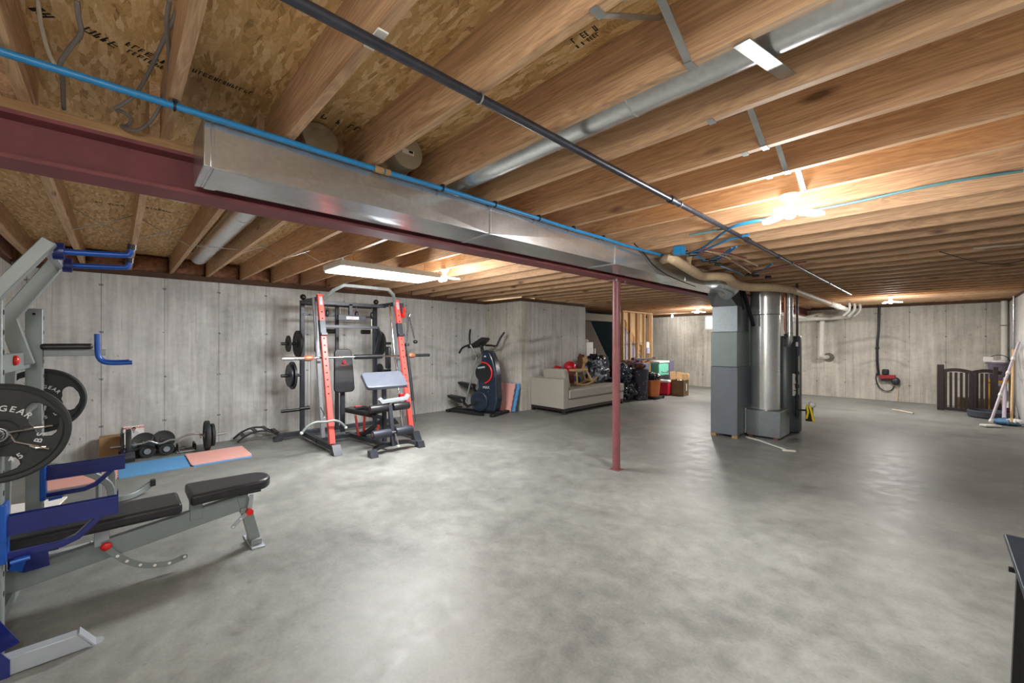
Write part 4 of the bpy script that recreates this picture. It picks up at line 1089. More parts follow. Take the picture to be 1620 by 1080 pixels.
# ================================================================ LEFT RACK WITH OLYMPIC BAR
rk = thing('squat_rack', 'grey steel squat rack with blue arms at the left edge of the photo', 'rack', (-3.5, -0.42, 0))
GP, GL, BP = M['grey_paint'], M['grey_lt'], M['blue_paint']
def post(x0, x1, y0, y1, z1, nm='upright', z0=0.0):
    p = MB().box(x0, x1, y0, y1, z0, z1).build(nm, GP, rk, bevel=0.006)
    h = MB(); z = z1 - 0.06
    while z > z0 + 0.25:
        h.lathe((x0 * 0.5 + x1 * 0.5, y1 - 0.001, z), (x0 * 0.5 + x1 * 0.5, y1 + 0.0012, z), [(0.013, 0), (0.013, 0.0022), (0, 0.0022)], 14)
        z -= 0.095
    h.cyl((x1 - 0.001, (y0 + y1) / 2, z1 - 0.035), (x1 + 0.0012, (y0 + y1) / 2, z1 - 0.035), 0.008, n=12)
    p2 = h.build('hole_row', M['hole'], p)
    return p
pa = post(-3.10, -3.03, -0.462, -0.386, 1.70)
pb_ = post(-4.14, -4.06, -0.425, -0.349, 1.715)
MB().sqtube([(-3.065, -0.43, 1.60), (-3.065, -0.425, 1.70), (-3.065, -0.24, 2.0)], 0.075, 0.055, up=(0, 0.3, 1)).build('boom', GP, rk, bevel=0.004)
MB().sqtube([(-3.85, -0.40, 1.36), (-3.85, -0.47, 1.64), (-3.85, -0.27, 2.0)], 0.07, 0.075, up=(0, 1, 0.3)).build('boom', GP, rk, bevel=0.004)
MB().sqtube([(-3.85, -0.50, 0.0), (-3.85, -0.46, 1.40)], 0.06, 0.05, up=(0, 1, 0)).build('rear_upright', GP, rk)
MB().bar((-3.10, -0.44, 1.385), (-4.06, -0.41, 1.385), 0.03, 0.10).build('cross_member', GP, rk, bevel=0.004)
MB().bar((-3.10, -0.45, 0.10), (-4.06, -0.41, 0.10), 0.05, 0.07).build('lower_cross_member', GP, rk)
c = onX(28, 570, -3.55)
MB().ball((c.x, -0.405, c.z), 0.028, (1, 0.6, 1)).build('knob', M['redp'], rk)
MB().box(-3.88, -3.05, -0.275, -0.235, 1.955, 1.995).build('top_crossbar', GL, rk, bevel=0.004)
for (x, off) in ((-3.20, 0), (-3.74, 0)):
    MB().cyl((x, -0.24, 1.975), (x, -0.20, 1.975), 0.045, n=18).build('handle_flange', BP, rk)
    MB().tube([(x, -0.20, 1.975), (x, 0.02, 1.99), (x, 0.05, 2.0), (x, 0.06, 2.03)], 0.016, 12, smooth=3).build('pull_up_handle', M['blue_br'], rk)
    MB().cyl((x, 0.06, 2.025), (x, 0.062, 2.055), 0.020, n=14).build('end_cap', M['black'], rk)
# padded dip arm
MB().bar((-4.10, -0.349, 1.425), (-4.10, -0.055, 1.425), 0.045, 0.042).build('dip_arm', GP, rk, bevel=0.003)
MB().box(-4.17, -4.03, -0.36, -0.12, 1.448, 1.488).build('arm_pad', M['vinyl'], rk, bevel=0.016, seg=4)
MB().tube([(-4.07, -0.10, 1.555), (-4.07, -0.098, 1.44), (-4.07, -0.09, 1.385), (-4.07, -0.06, 1.355), (-4.07, 0.0, 1.348), (-4.07, 0.08, 1.350)], 0.015, 12, smooth=3).build('blue_handle', M['blue_br'], rk)
MB().tube([(-4.13, -0.085, 1.39), (-4.13, -0.06, 1.362), (-4.13, 0.0, 1.356), (-4.13, 0.065, 1.358)], 0.013, 12, smooth=3).build('blue_handle', M['blue_br'], rk)
# spotter arms: open channel with upturned lip and curved brace
def spotter(x, yb):
    mb = MB()
    y1 = 0.0 + yb
    mb.box(x + 0.020, x + 0.026, -0.385 + yb, y1, 0.585, 0.675)       # near cheek
    mb.box(x - 0.026, x - 0.020, -0.385 + yb, y1, 0.585, 0.675)
    mb.box(x - 0.020, x + 0.020, -0.385 + yb, y1, 0.585, 0.600)
    o = mb.build('safety_arm', BP, rk)
    MB().box(x - 0.020, x + 0.020, -0.38 + yb, y1 - 0.01, 0.600, 0.664).build('rubber_liner', M['black'], o)
    MB().box(x - 0.026, x + 0.026, y1, y1 + 0.006, 0.585, 0.705).build('end_lip', BP, o)
    MB().sqtube([(x, -0.40 + yb, 0.485), (x, -0.20 + yb, 0.485), (x, -0.145 + yb, 0.505), (x, -0.10 + yb, 0.55), (x, -0.06 + yb, 0.590)], 0.04, 0.028).build('brace', BP, o, bevel=0.004)
    MB().box(x - 0.045, x + 0.045, -0.40 + yb, -0.372 + yb, 0.46, 0.74).build('bracket', M['blue_br'], o, bevel=0.006)
    MB().tube([(x + 0.05, -0.36 + yb, 0.465), (x + 0.05, -0.30 + yb, 0.47)], 0.010, 8).build('hook_pin', M['blue_br'], o)
spotter(-3.065, 0.0); spotter(-4.10, 0.037)
# J hooks holding the bar
for x in (-3.065, -4.10):
    MB().sqtube([(x, -0.385, 1.16), (x, -0.375, 1.05), (x, -0.345, 1.050), (x, -0.335, 1.10)], 0.05, 0.008, up=(0, 1, 0)).build('bar_hook', M['steel'], rk)
# feet
for x, s in ((-2.92, 1), (-4.15, -1)):
    y0, y1 = -0.42, -0.135
    MB().add([V(x - 0.03, y0, 0.004), V(x + 0.03, y0, 0.004), V(x + 0.03, y1 + 0.05, 0.004), V(x - 0.03, y1 + 0.05, 0.004), V(x - 0.03, y0, 0.082), V(x + 0.03, y0, 0.082), V(x + 0.03, y1, 0.082), V(x - 0.03, y1, 0.082)],
             [(0, 3, 2, 1), (4, 5, 6, 7), (0, 1, 5, 4), (1, 2, 6, 5), (2, 3, 7, 6), (3, 0, 4, 7)]).build('foot_tube', GL, rk, bevel=0.003)
    MB().add([V(x - 0.035, y1 - 0.002, 0.085), V(x + 0.033, y1 - 0.002, 0.085), V(x + 0.033, y1 + 0.054, 0.003), V(x - 0.035, y1 + 0.054, 0.003), V(x - 0.035, y1 + 0.004, 0.089), V(x + 0.033, y1 + 0.004, 0.089), V(x + 0.033, y1 + 0.06, 0.006), V(x - 0.035, y1 + 0.06, 0.006)],
             [(0, 1, 2, 3), (4, 7, 6, 5), (0, 4, 5, 1), (1, 5, 6, 2), (2, 6, 7, 3), (3, 7, 4, 0)]).build('end_plate', GL, rk)
    MB().lathe((x - 0.005, y1 + 0.055, 0.0), (x - 0.005, y1 + 0.055, 0.008), [(0.034, 0), (0.034, 0.006), (0, 0.006)], 24).build('foot_tab', GL, rk)
    MB().prism([V(x + 0.031, -0.62, 0.0), V(x + 0.031, -0.345, 0.0), V(x + 0.031, -0.345, 0.075), V(x + 0.031, -0.42, 0.20), V(x + 0.031, -0.62, 0.24)], (0.006, 0, 0)).build('gusset_plate', BP, rk)
    MB().prism([V(x - 0.10, -0.55, 0.0), V(x - 0.10, -0.33, 0.08), V(x - 0.10, -0.41, 0.25), V(x - 0.10, -0.46, 0.30), V(x - 0.10, -0.55, 0.3)], (0.006, 0, 0)).build('gusset_plate', BP, rk)
    MB().box(x - 0.20, x + 0.03, -0.47, -0.41, 0.005, 0.08).build('foot_bridge', GL, rk)

# weight plates: disc with three grip openings, raised rim and hub, cast lettering
def weight_plate(name, cx, cy, cz, R, label, sign, rot, letters, thick=0.036):
    """plate in the YZ plane; sign = +1: face toward +X"""
    t = thing(name, label, 'weight plate', (cx, cy, cz - R))
    mb = MB(); ri, ro = R * 0.20, R * 0.93
    rings = [ri, R * .30, R * .42, R * .46, R * .50, R * .56, R * .64, R * .72, R * .78, R * .82, R * .84, ro]
    rc, hr = R * 0.64, R * 0.185
    def hw(r):
        q = abs(r - rc) / hr
        if q >= 1: return 0.0
        return math.radians(34) * (1 - q ** 2.6) ** (1 / 2.6)
    cols = 7
    for s in range(3):
        base = rot + s * 2 * PI / 3
        for side in (1, -1):
            grid = []
            for r in rings:
                h = hw(r); row = []
                for c in range(cols + 1):
                    a = base + side * (h + (PI / 3 - h) * c / cols)
                    row.append((r, a))
                grid.append(row)
            vs = [V(cx, cy + r * math.cos(a), cz + r * math.sin(a)) for row in grid for r, a in row]
            n = cols + 1
            mb.add(vs, [(i * n + j, i * n + j + 1, (i + 1) * n + j + 1, (i + 1) * n + j) for i in range(len(rings) - 1) for j in range(cols)], True)
    mb.build('disc', M['rubber'], t, solid=thick * 0.55, angle=50)
    w = thick / 2
    MB().lathe((cx - w, cy, cz), (cx + w, cy, cz), [(ro - 0.008, 0.003), (R * .96, 0), (R, 0.006), (R, thick - 0.006), (R * .96, thick), (ro - 0.008, thick - 0.003)], 72, close=True).build('rim', M['rubber'], t)
    MB().lathe((cx - w, cy, cz), (cx + w, cy, cz), [(R * .12, 0), (R * .25, 0), (R * .27, 0.004), (R * .27, thick - 0.004), (R * .25, thick), (R * .12, thick)], 48, close=True).build('hub', M['rubber'], t)
    MB().lathe((cx - w - 0.001, cy, cz), (cx + w + 0.001, cy, cz), [(R * .115, 0), (R * .135, 0), (R * .135, thick + 0.002), (R * .115, thick + 0.002)], 40, close=True).build('steel_insert', M['chrome'], t)
    for txt, mid, rad, sz, inv in letters:
        lm = MB()
        span = sz / rad * 0.80
        for i, ch in enumerate(txt):
            if ch == ' ': continue
            k = i - (len(txt) - 1) / 2
            a = mid + (k * span if inv else -k * span)
            o_ = V(cx + sign * (thick * 0.275 + 0.001), cy + rad * math.cos(a), cz + rad * math.sin(a))
            rad_ = V(0, math.cos(a), math.sin(a)); tan = V(0, math.sin(a), -math.cos(a))
            if inv: Mx = basis(o_, -tan, -rad_)
            else: Mx = basis(o_, tan, rad_)
            put_text(lm, ch, sz, Mx, 0.0016, 0.0006)
        lm.build('cast_lettering', M['letter'], t)
    return t
BY, BZ = -0.384, 1.085
L1 = (('GEAR', math.radians(62), 0.112, 0.036, False), ('FITNESS', math.radians(140), 0.112, 0.034, False), ('45', math.radians(-42) - 0.45, 0.128, 0.036, True), ('LBS', math.radians(-42) + 0.3375, 0.128, 0.036, True))
weight_plate('weight_plate', -2.955, BY, BZ, 0.225, 'black weight plate with three grip holes, nearest the camera on the bar', 1, math.radians(20), L1)
weight_plate('weight_plate', -4.39, BY, BZ, 0.225, 'black weight plate with grip holes on the far end of the bar', 1, math.radians(2), (('GEAR', math.radians(58), 0.098, 0.032, False), ('FITNESS', math.radians(136), 0.098, 0.03, False), ('45', math.radians(-62) - 0.4, 0.12, 0.03, True), ('LBS', math.radians(-62) + 0.3, 0.12, 0.03, True)))
ba = thing('barbell', 'long steel bar resting in the hooks of the left rack', 'barbell', (-3.7, BY, BZ))
MB().cyl((-3.02, BY, BZ), (-4.32, BY, BZ), 0.0145, n=20).build('shaft', M['steel'], ba)
for a, b, k in ((-2.975, -2.76, 1), (-4.32, -4.78, -1)):
    MB().cyl((a, BY, BZ), (b, BY, BZ), 0.0245, n=28).build('sleeve', M['chrome'], ba)
for x in (-3.0, -4.335): MB().cyl((x - 0.015, BY, BZ), (x + 0.015, BY, BZ), 0.034, n=28).build('sleeve_collar', M['chrome'], ba)
cl = thing('spring_clip', 'chrome spring clip with long prongs locking the nearest plate', 'clip', (-2.90, BY, BZ))
mb = MB(); hel = []
for i in range(73):
    a = 2 * PI * i / 24 + 0.3; hel.append(V(-2.925 + 0.026 * i / 72, BY + 0.0295 * math.cos(a), BZ + 0.0295 * math.sin(a)))
mb.tube(hel, 0.0042, 8)
mb.build('coil', M['chrome'], cl)
MB().tube([hel[-1], V(-2.898, BY + 0.06, BZ + 0.012), V(-2.895, BY + 0.165, BZ + 0.022)], 0.0042, 8).build('prong', M['chrome'], cl)
MB().tube([hel[0], V(-2.92, BY + 0.05, BZ - 0.04), V(-2.90, BY + 0.155, BZ - 0.085), V(-2.888, BY + 0.155, BZ - 0.085), V(-2.895, BY + 0.10, BZ - 0.062)], 0.0042, 8).build('prong', M['chrome'], cl)
for y, z in ((0.12, 0.019), (0.125, -0.075)): MB().cyl((-2.895, BY + y - 0.012, BZ + z), (-2.895, BY + y + 0.02, BZ + z), 0.0075, n=10).build('prong_grip', M['steel'], cl)

# ================================================================ ADJUSTABLE BENCH
bn = thing('adjustable_bench', 'adjustable weight bench with black pads and grey rail standing in the left rack', 'bench', (-3.53, 0, 0))
BX = -3.53
def pad(x, y0, y1, z, w0, w1, th, round_end=0.0):
    """plan outline extruded, rounded at the far end"""
    out = [V(x - w0 / 2, y0, z), V(x - w1 / 2, y1 - round_end, z)]
    if round_end:
        for i in range(1, 12):
            a = PI - PI * i / 12
            out.append(V(x + math.cos(a) * w1 / 2, y1 - round_end + math.sin(a) * round_end, z))
    out += [V(x + w1 / 2, y1 - round_end, z), V(x + w0 / 2, y0, z)]
    return MB().prism(out, (0, 0, th))
SEAT = pad(BX, 0.345, 0.835, 0.428, 0.34, 0.27, 0.072, 0.10)
o = SEAT.build('seat', M['vinyl'], bn, bevel=0.020, seg=5)
BACK = pad(BX, -0.86, 0.305, 0.392, 0.33, 0.31, 0.068, 0.0)
o = BACK.build('backrest', M['vinyl'], bn, bevel=0.020, seg=5)
MB().box(BX - 0.09, BX + 0.09, 0.62, 0.76, 0.408, 0.432).build('pad_board', M['black'], bn)
rail = MB().sqtube([(BX, -0.80, 0.135), (BX, 0.30, 0.288), (BX, 0.68, 0.340)], 0.05, 0.115)
rail.build('rail', GP, bn, bevel=0.004)
MB().box(BX - 0.030, BX + 0.030, 0.355, 0.425, 0.29, 0.425).build('seat_hinge', GP, bn, bevel=0.004)
MB().sqtube([(BX, 0.655, 0.39), (BX, 0.745, 0.008)], 0.055, 0.07, up=(0, 1, 0)).build('front_leg', GP, bn, bevel=0.004)
MB().box(BX - 0.19, BX + 0.10, 0.70, 0.785, 0.0, 0.010).build('foot_plate', GL, bn, bevel=0.003)
MB().box(BX - 0.10, BX + 0.055, 0.705, 0.775, 0.010, 0.05).build('foot_block', GP, bn, bevel=0.003)
# seat adjuster: bracket, curved flat with holes, red knob
def holed_arc(pts, w, name, parent, mat, hr=0.009, skip=2):
    pts_s, _ = catmull([Vector(p) for p in pts], 6, None)
    mb = MB().sqtube(pts_s, 0.007, w, up=(0, 0, 1)) if False else MB()
    vs = []; n = len(pts_s)
    for i, p in enumerate(pts_s):
        t = (pts_s[min(i + 1, n - 1)] - pts_s[max(i - 1, 0)]).normalized(); u = V(0, -t.z, t.y)
        for dx in (-0.0035, 0.0035):
            for s in (-1, 1): vs.append(p + u * s * w / 2 + V(dx, 0, 0))
    fs = []
    for i in range(n - 1):
        k = i * 4
        fs += [(k, k + 1, k + 5, k + 4), (k + 2, k + 6, k + 7, k + 3), (k, k + 4, k + 6, k + 2), (k + 1, k + 3, k + 7, k + 5)]
    fs += [(0, 2, 3, 1), (4 * n - 4, 4 * n - 3, 4 * n - 1, 4 * n - 2)]
    mb.add(vs, fs)
    mb.lathe(pts_s[-1] - V(0.0035, 0, 0), pts_s[-1] + V(0.0035, 0, 0), [(w / 2, 0), (w / 2, 0.007), (0, 0.007)], 20)
    o = mb.build(name, mat, parent)
    m = len(pts)
    for i in range(skip, m):
        p = Vector(pts[i])
        MB().lathe(p - V(0.0042, 0, 0), p + V(0.0042, 0, 0), [(hr, 0), (hr, 0.0084), (0, 0.0084)], 16).build('adjustment_hole', M['paper'], o)
    return o
ax = BX + 0.045
holed_arc([onX(398, 782, ax), onX(396, 798, ax), onX(392, 810, ax), onX(381, 820, ax), onX(369, 833, ax)], 0.026, 'seat_adjuster', bn, GL, 0.007, 3)
c = onX(394, 808, ax); MB().cyl(c - V(0.03, 0, 0), c + V(0.035, 0, 0), 0.022, n=16).build('red_knob', M['redp'], bn)
MB().box(BX - 0.03, BX + 0.045, c.y - 0.05, c.y - 0.015, c.z - 0.01, c.z + 0.03).build('adjuster_sleeve', GP, bn)
holed_arc([onX(166, 856, ax), onX(174, 870, ax), onX(186, 879, ax), onX(201, 887, ax), onX(222, 893, ax), onX(245, 893.5, ax), onX(268, 890, ax), onX(292, 880, ax)], 0.034, 'back_adjuster', bn, GP, 0.0085, 2)
c = onX(168, 864, ax + 0.02); MB().ball(c, 0.019, (0.8, 1.4, 1.3)).build('red_lever', M['redp'], bn)
a = onX(162, 842, BX + 0.02)
MB().box(BX - 0.03, BX + 0.035, a.y - 0.035, a.y + 0.03, 0.27, 0.40).build('back_hinge', GL, bn, bevel=0.003)
# head end: blue brackets and rear leg
MB().prism([onX(12, 868, BX + 0.06), onX(76, 866, BX + 0.06), onX(79, 893, BX + 0.06), onX(38, 905, BX + 0.06), onX(12, 900, BX + 0.06)], (0.006, 0, 0)).build('head_bracket', BP, bn)
MB().prism([onX(27, 875, BX + 0.10), onX(50, 868, BX + 0.10), onX(36, 900, BX + 0.10), onX(15, 900, BX + 0.10)], (0.03, 0, 0)).build('blue_block', M['blue_br'], bn)
MB().sqtube([(BX, -0.60, 0.20), (BX, -0.72, 0.008)], 0.05, 0.06, up=(0, 1, 0)).build('rear_leg', GP, bn)
MB().box(BX - 0.25, BX + 0.25, -0.76, -0.68, 0, 0.05).build('rear_foot', GP, bn, bevel=0.004)

# ================================================================ THINGS ON THE FLOOR BEHIND THE RACK
gm_ = thing('leg_machine', 'grey curved tube frame of a low exercise machine on the floor behind the rack', 'exercise machine', (-5.4, 0, 0))
def pf(px, py, x): return onX(px, py, x)
MB().sqtube([pf(60, 736, -5.0), pf(100, 737, -5.0), pf(140, 748, -5.0), pf(163, 759, -5.0), pf(175, 773, -5.0), V(-5.0, pf(177, 790, -5.0).y, 0.03)], 0.045, 0.05, smooth=3).build('curved_tube', GP, gm_, bevel=0.004)
MB().sqtube([pf(160, 735, -5.3), pf(172, 741, -5.3), pf(177, 752, -5.3), V(-5.3, pf(178, 770, -5.3).y, 0.03)], 0.045, 0.05, smooth=3).build('curved_tube', GP, gm_, bevel=0.004)
MB().sqtube([onZ(176, 790, 0.035), onZ(200, 786, 0.035), onZ(222, 776, 0.05), onZ(240, 764, 0.10)], 0.05, 0.05, smooth=3).build('floor_tube', GP, gm_, bevel=0.004)
c = onZ(242, 763, 0.105); MB().cbox(c, (0.06, 0.04, 0.06)).build('end_cap', M['black'], gm_, bevel=0.004)
a = onX(156, 732, -5.2); MB().cyl(a, a + V(0, 0.24, 0.01), 0.045, n=20).build('foam_roller', M['grey_dk'], gm_)
MB().tube([a + V(0, 0, 0), V(-5.2, a.y, 0.03)], 0.02, 8).build('roller_post', GP, gm_)
bx1 = thing('cardboard_box', 'open brown box of magazines on the floor under the weight bench head', 'box', (-4.5, -0.5, 0))
MB().box(-4.75, -4.25, -0.80, -0.30, 0.0, 0.008).box(-4.25, -4.242, -0.80, -0.30, 0, 0.30).box(-4.758, -4.75, -0.80, -0.30, 0, 0.30).box(-4.75, -4.25, -0.30, -0.292, 0, 0.30).box(-4.75, -4.25, -0.808, -0.80, 0, 0.30).build('box_walls', M['card_d'], bx1)
for k, (z, r) in enumerate(((0.30, 0.1), (0.315, -0.15))):
    o = MB().cbox((0, 0, 0), (0.28, 0.36 if k else 0.42, 0.012), Matrix.Rotation(r, 4, 'Z'))
    for v in o.v: v += V(-4.48, -0.52 + 0.05 * k, z + 0.007)
    tag(o.build('magazine', M['paper'], bevel=0.002), 'white magazine lying on the brown box under the rack, ' + ('on top' if k else 'lower one'), 'magazine')

def mat_tile(x0, x1, y0, y1, z, mat, label, group):
    """interlocking tile: teeth along all edges"""
    n = 12; pts = []
    w = (x1 - x0); h = (y1 - y0); t = 0.012
    def edge(a, b, out):
        r = []
        for i in range(n):
            f0, f1 = i / n, (i + 1) / n
            p = a.lerp(b, f0 + 0.15 / n); q = a.lerp(b, f1 - 0.15 / n)
            if i % 2: r += [p + out * t, q + out * t]
            else: r += [p, q]
        return r
    A, B, C_, D = V(x0, y0, z), V(x1, y0, z), V(x1, y1, z), V(x0, y1, z)
    pts = edge(A, B, V(0, 0, 0)) + edge(B, C_, V(0, 0, 0)) + edge(C_, D, V(0, 1, 0)) + edge(D, A, V(0, 0, 0))
    o = MB().prism(pts, (0, 0, 0.012)).build('foam_mat', mat)
    return tag(o, label, 'mat', group)
G = 'puzzle foam mats on the gym floor'
mat_tile(-6.88, -6.23, -0.62, -0.002, 0.0, M['foam_p'], 'pink foam tile on the floor left of the blue one, behind the blue arms', G)
mat_tile(-6.88, -6.23, 0.012, 0.632, 0.0, M['foam_b'], 'blue foam tile on the floor between two pink ones', G)
mat_tile(-6.86, -6.205, 0.66, 1.27, 0.0, M['foam_b'], 'blue foam tile under the right pink one, only its edge showing', G)
mat_tile(-6.88, -6.23, 0.646, 1.27, 0.0125, M['foam_p'], 'pink foam tile at the right end of the floor mats, lying on a blue one', G)

# curl bar with its two plates
cb = thing('curl_bar', 'wavy steel curl bar loaded with black plates along the gym wall', 'curl bar', (-7.0, 0.5, 0))
cx_ = -7.03
zb_ = 0.205
MB().tube([(cx_, -0.06, zb_), (cx_, 0.22, zb_ - 0.0), (cx_, 0.30, zb_ + 0.02), (cx_, 0.40, zb_ - 0.03), (cx_, 0.50, zb_ + 0.0), (cx_, 0.58, zb_), (cx_, 0.68, zb_ + 0.04), (cx_, 0.80, zb_ + 0.04), (cx_, 0.88, zb_), (cx_, 1.12, zb_)], 0.0135, 12, smooth=3).build('bar', M['steel'], cb)
for y in (0.16, 0.83): MB().cyl((cx_, y - 0.01, zb_), (cx_, y + 0.01, zb_), 0.026, n=18).build('collar', M['chrome'], cb)
def solid_plate(c, ax, R, th, label, group, mat='rubber', chrome=True, bore=0.0, nm='weight_plate'):
    c = Vector(c); ax = Vector(ax).normalized()
    a, b = c - ax * th / 2, c + ax * th / 2
    low = R * math.sqrt(max(0, 1 - ax.z ** 2)) + abs(ax.z) * th / 2
    t = thing(nm, label, 'weight plate', (c.x, c.y, c.z - low), group)
    MB().lathe(a, b, [(R * .16, 0.0), (R * .28, 0), (R * .32, th * .15), (R * .84, th * .15), (R * .90, 0), (R * .98, 0), (R, th * .12), (R, th * .88), (R * .98, th), (R * .90, th), (R * .84, th * .85), (R * .32, th * .85), (R * .28, th), (R * .16, th)], 44, close=True).build('disc', M[mat], t)
    if chrome: MB().lathe(a - ax * 0.001, b + ax * 0.001, [(R * .12, 0), (R * .158, 0), (R * .158, th + 0.002), (R * .12, th + 0.002)], 28, close=True).build('steel_insert', M['chrome'], t)
    return t
gP = 'plates on the curl bar'
solid_plate((cx_, 0.105, zb_), (0, 1, 0), 0.203, 0.05, 'black plate on the left end of the curl bar, beside the magazine', gP)
solid_plate((cx_, 0.05, zb_), (0, 1, 0), 0.16, 0.03, 'smaller black plate outside the left curl bar plate', gP)
solid_plate((cx_, 0.90, zb_), (0, 1, 0), 0.203, 0.05, 'black plate on the right end of the curl bar, above the pink mat', gP)
solid_plate((cx_, 0.962, zb_), (0, 1, 0), 0.155, 0.035, 'smaller black plate outside the right curl bar plate', gP)
# dumbbells, stack, leaning plates behind the bar
def dumbbell(x, y, label, r=0.085, L=0.26):
    t = thing('dumbbell', label, 'dumbbell', (x, y, 0), 'dumbbells behind the curl bar')
    for s in (-1, 1):
        MB().lathe((x + s * (L / 2 - 0.06), y, r), (x + s * L / 2, y, r), [(0.0, 0), (r * .9, 0), (r, 0.01), (r, 0.05), (r * .9, 0.06), (r * .55, 0.06), (r * .5, 0.052), (0, 0.052)], 32).build('head', M['rubber'], t)
        MB().cyl((x + s * L / 2 - 0.006, y, r), (x + s * L / 2 + 0.012, y, r), r * 0.42, n=24).build('end_disc', M['strap'], t)
    MB().cyl((x - L / 2 + 0.06, y, r), (x + L / 2 - 0.06, y, r), 0.015, n=16).build('grip', M['steel'], t)
dumbbell(-7.22, 0.285, 'round black dumbbell with a silver end, left of two near the magazine')
dumbbell(-7.21, 0.475, 'round black dumbbell with a silver end, right of two behind the bar middle')
for k, (y, a) in enumerate(((0.245, 0.42), (0.44, 0.42))):
    solid_plate((-7.405, y + 0.02, 0.15), (1, 0, 0.35), 0.13, 0.03, 'black plate leaning on the gym wall above the %s dumbbell' % ('left' if k == 0 else 'right'), 'plates leaning on the wall')
for k in range(3):
    solid_plate((-7.27, 0.12 - 0.0 * k, 0.018 + 0.036 * k), (0, 0, 1), 0.125 - 0.004 * k, 0.034, ['bottom', 'middle', 'top'][k] + ' plate of the flat stack under the magazine', 'flat stack of plates', chrome=False)
fr = thing('push_up_stand', 'small black steel push-up frame behind the curl bar', 'push-up stand', (-7.2, 0.7, 0))
for y in (0.60, 0.78):
    MB().tube([(-7.32, y, 0.012), (-7.30, y, 0.09), (-7.12, y, 0.09), (-7.10, y, 0.012)], 0.012, 8).build('handle', M['black'], fr)
MB().tube([(-7.32, 0.58, 0.012), (-7.32, 0.80, 0.012)], 0.010, 8).build('runner', M['steel'], fr)
MB().tube([(-7.10, 0.58, 0.012), (-7.10, 0.80, 0.012)], 0.010, 8).build('runner', M['steel'], fr)
MB().ball((-7.2, 0.55, 0.04), 0.04).build('weight_ball', M['black'], fr)
# magazine standing against the wall
mg = thing('magazine', 'magazine standing on the plate stack with a red title and a figure in white', 'magazine', (-7.44, 0.16, 0.11))
m0 = V(-7.405, 0.06, 0.112); up = V(-0.27, 0, 1).normalized(); rt = V(0, 1, 0)
nn = rt.cross(up).normalized()   # toward room (+X)
if nn.x < 0: nn = -nn
Wm, Hm = 0.205, 0.275
def mp(u, v, l=0.0): return m0 + rt * u * Wm + up * v * Hm + nn * l
MB().prism([mp(0, 0), mp(1, 0), mp(1, 1), mp(0, 1)], -nn * 0.006).build('cover', M['paper'], mg)
tm = MB(); put_text(tm, "MEN'S FITNESS", 0.032, basis(mp(0.5, 0.90, 0.0012), rt, up), 0.0008, 0.0008); tm.build('title', M['letter_r'], mg)
fg = MB()
fg.prism([mp(0.30, 0.78, .001), mp(0.42, 0.76, .001), mp(0.50, 0.66, .001), mp(0.58, 0.76, .001), mp(0.70, 0.70, .001), mp(0.86, 0.42, .001), mp(0.72, 0.30, .001), mp(0.66, 0.44, .001), mp(0.66, 0.10, .001), mp(0.34, 0.10, .001), mp(0.34, 0.50, .001), mp(0.26, 0.62, .001)], nn * 0.0006)
fg.build('figure_print', plain('printed shirt white', srgb(206, 204, 206), 0.6), mg)
hd_ = MB(); 
hd_.prism([mp(0.5 + 0.09 * math.cos(a * PI / 8), 0.82 + 0.085 * math.sin(a * PI / 8), .0014) for a in range(16)], nn * 0.0006); hd_.build('head_print', plain('printed skin', srgb(150, 128, 118), 0.6), mg)
ha = MB(); ha.prism([mp(0.40, 0.84, .002), mp(0.42, 0.91, .002), mp(0.5, 0.935, .002), mp(0.59, 0.91, .002), mp(0.61, 0.84, .002), mp(0.5, 0.88, .002)], nn * 0.0006)
ha.prism([mp(0.44, 0.77, .002), mp(0.5, 0.64, .002), mp(0.56, 0.77, .002), mp(0.5, 0.70, .002)], nn * 0.0006)
ha.prism([mp(0.30, 0.12, .002), mp(0.36, 0.07, .002), mp(0.68, 0.07, .002), mp(0.62, 0.14, .002)], nn * 0.0006); ha.build('dark_print', M['letter_k'], mg)
ln = MB()
for k in range(4): ln.prism([mp(0.05, 0.72 - 0.02 * k * 1.6, .001), mp(0.24, 0.72 - 0.032 * k, .001), mp(0.24, 0.735 - 0.032 * k, .001), mp(0.05, 0.735 - 0.032 * k, .001)], nn * 0.0005)
for k in range(8): ln.prism([mp(0.84, 0.52 - 0.05 * k, .001), mp(0.97, 0.52 - 0.05 * k, .001), mp(0.97, 0.535 - 0.05 * k, .001), mp(0.84, 0.535 - 0.05 * k, .001)], nn * 0.0005)
ln.build('cover_lines', plain('grey print', srgb(120, 120, 124), 0.6), mg)
c = onX(186, 700, -7.3)
o = MB().box(-7.42, -7.22, -0.16, 0.03, 0, 0.30).build('cardboard_box', M['card'], bevel=0.003); tag(o, 'plain brown box standing at the gym wall left of the magazine', 'box')
# black arched frame near the rack
bs = thing('arched_stretcher', 'low black arched plastic frame lying at the gym wall left of the red rack', 'stretcher', (-7.2, 1.6, 0))
for k, (x, s) in enumerate(((-7.08, 0.9), (-7.36, 1.0))):
    pts = []
    for i in range(9):
        f = i / 8; pts.append(V(x, 1.26 + 0.62 * f, 0.02 + 0.155 * s * math.sin(PI * min(1, f * 1.05 + 0.02)) ** 0.75))
    MB().sqtube(pts, 0.035, 0.022, smooth=2).build('arch', M['black'], bs, bevel=0.003)
for f in (0.15, 0.38, 0.62, 0.85):
    z = 0.02 + 0.15 * math.sin(PI * f) ** 0.75
    MB().bar((-7.08, 1.26 + 0.62 * f, z), (-7.36, 1.26 + 0.62 * (f + 0.0), z + 0.012), 0.05, 0.014).build('cross_slat', M['black'], bs)
MB().box(-7.06, -7.0, 1.72, 1.80, 0.0, 0.05).build('foot_block', M['black'], bs)
from mathutils import noise as mn
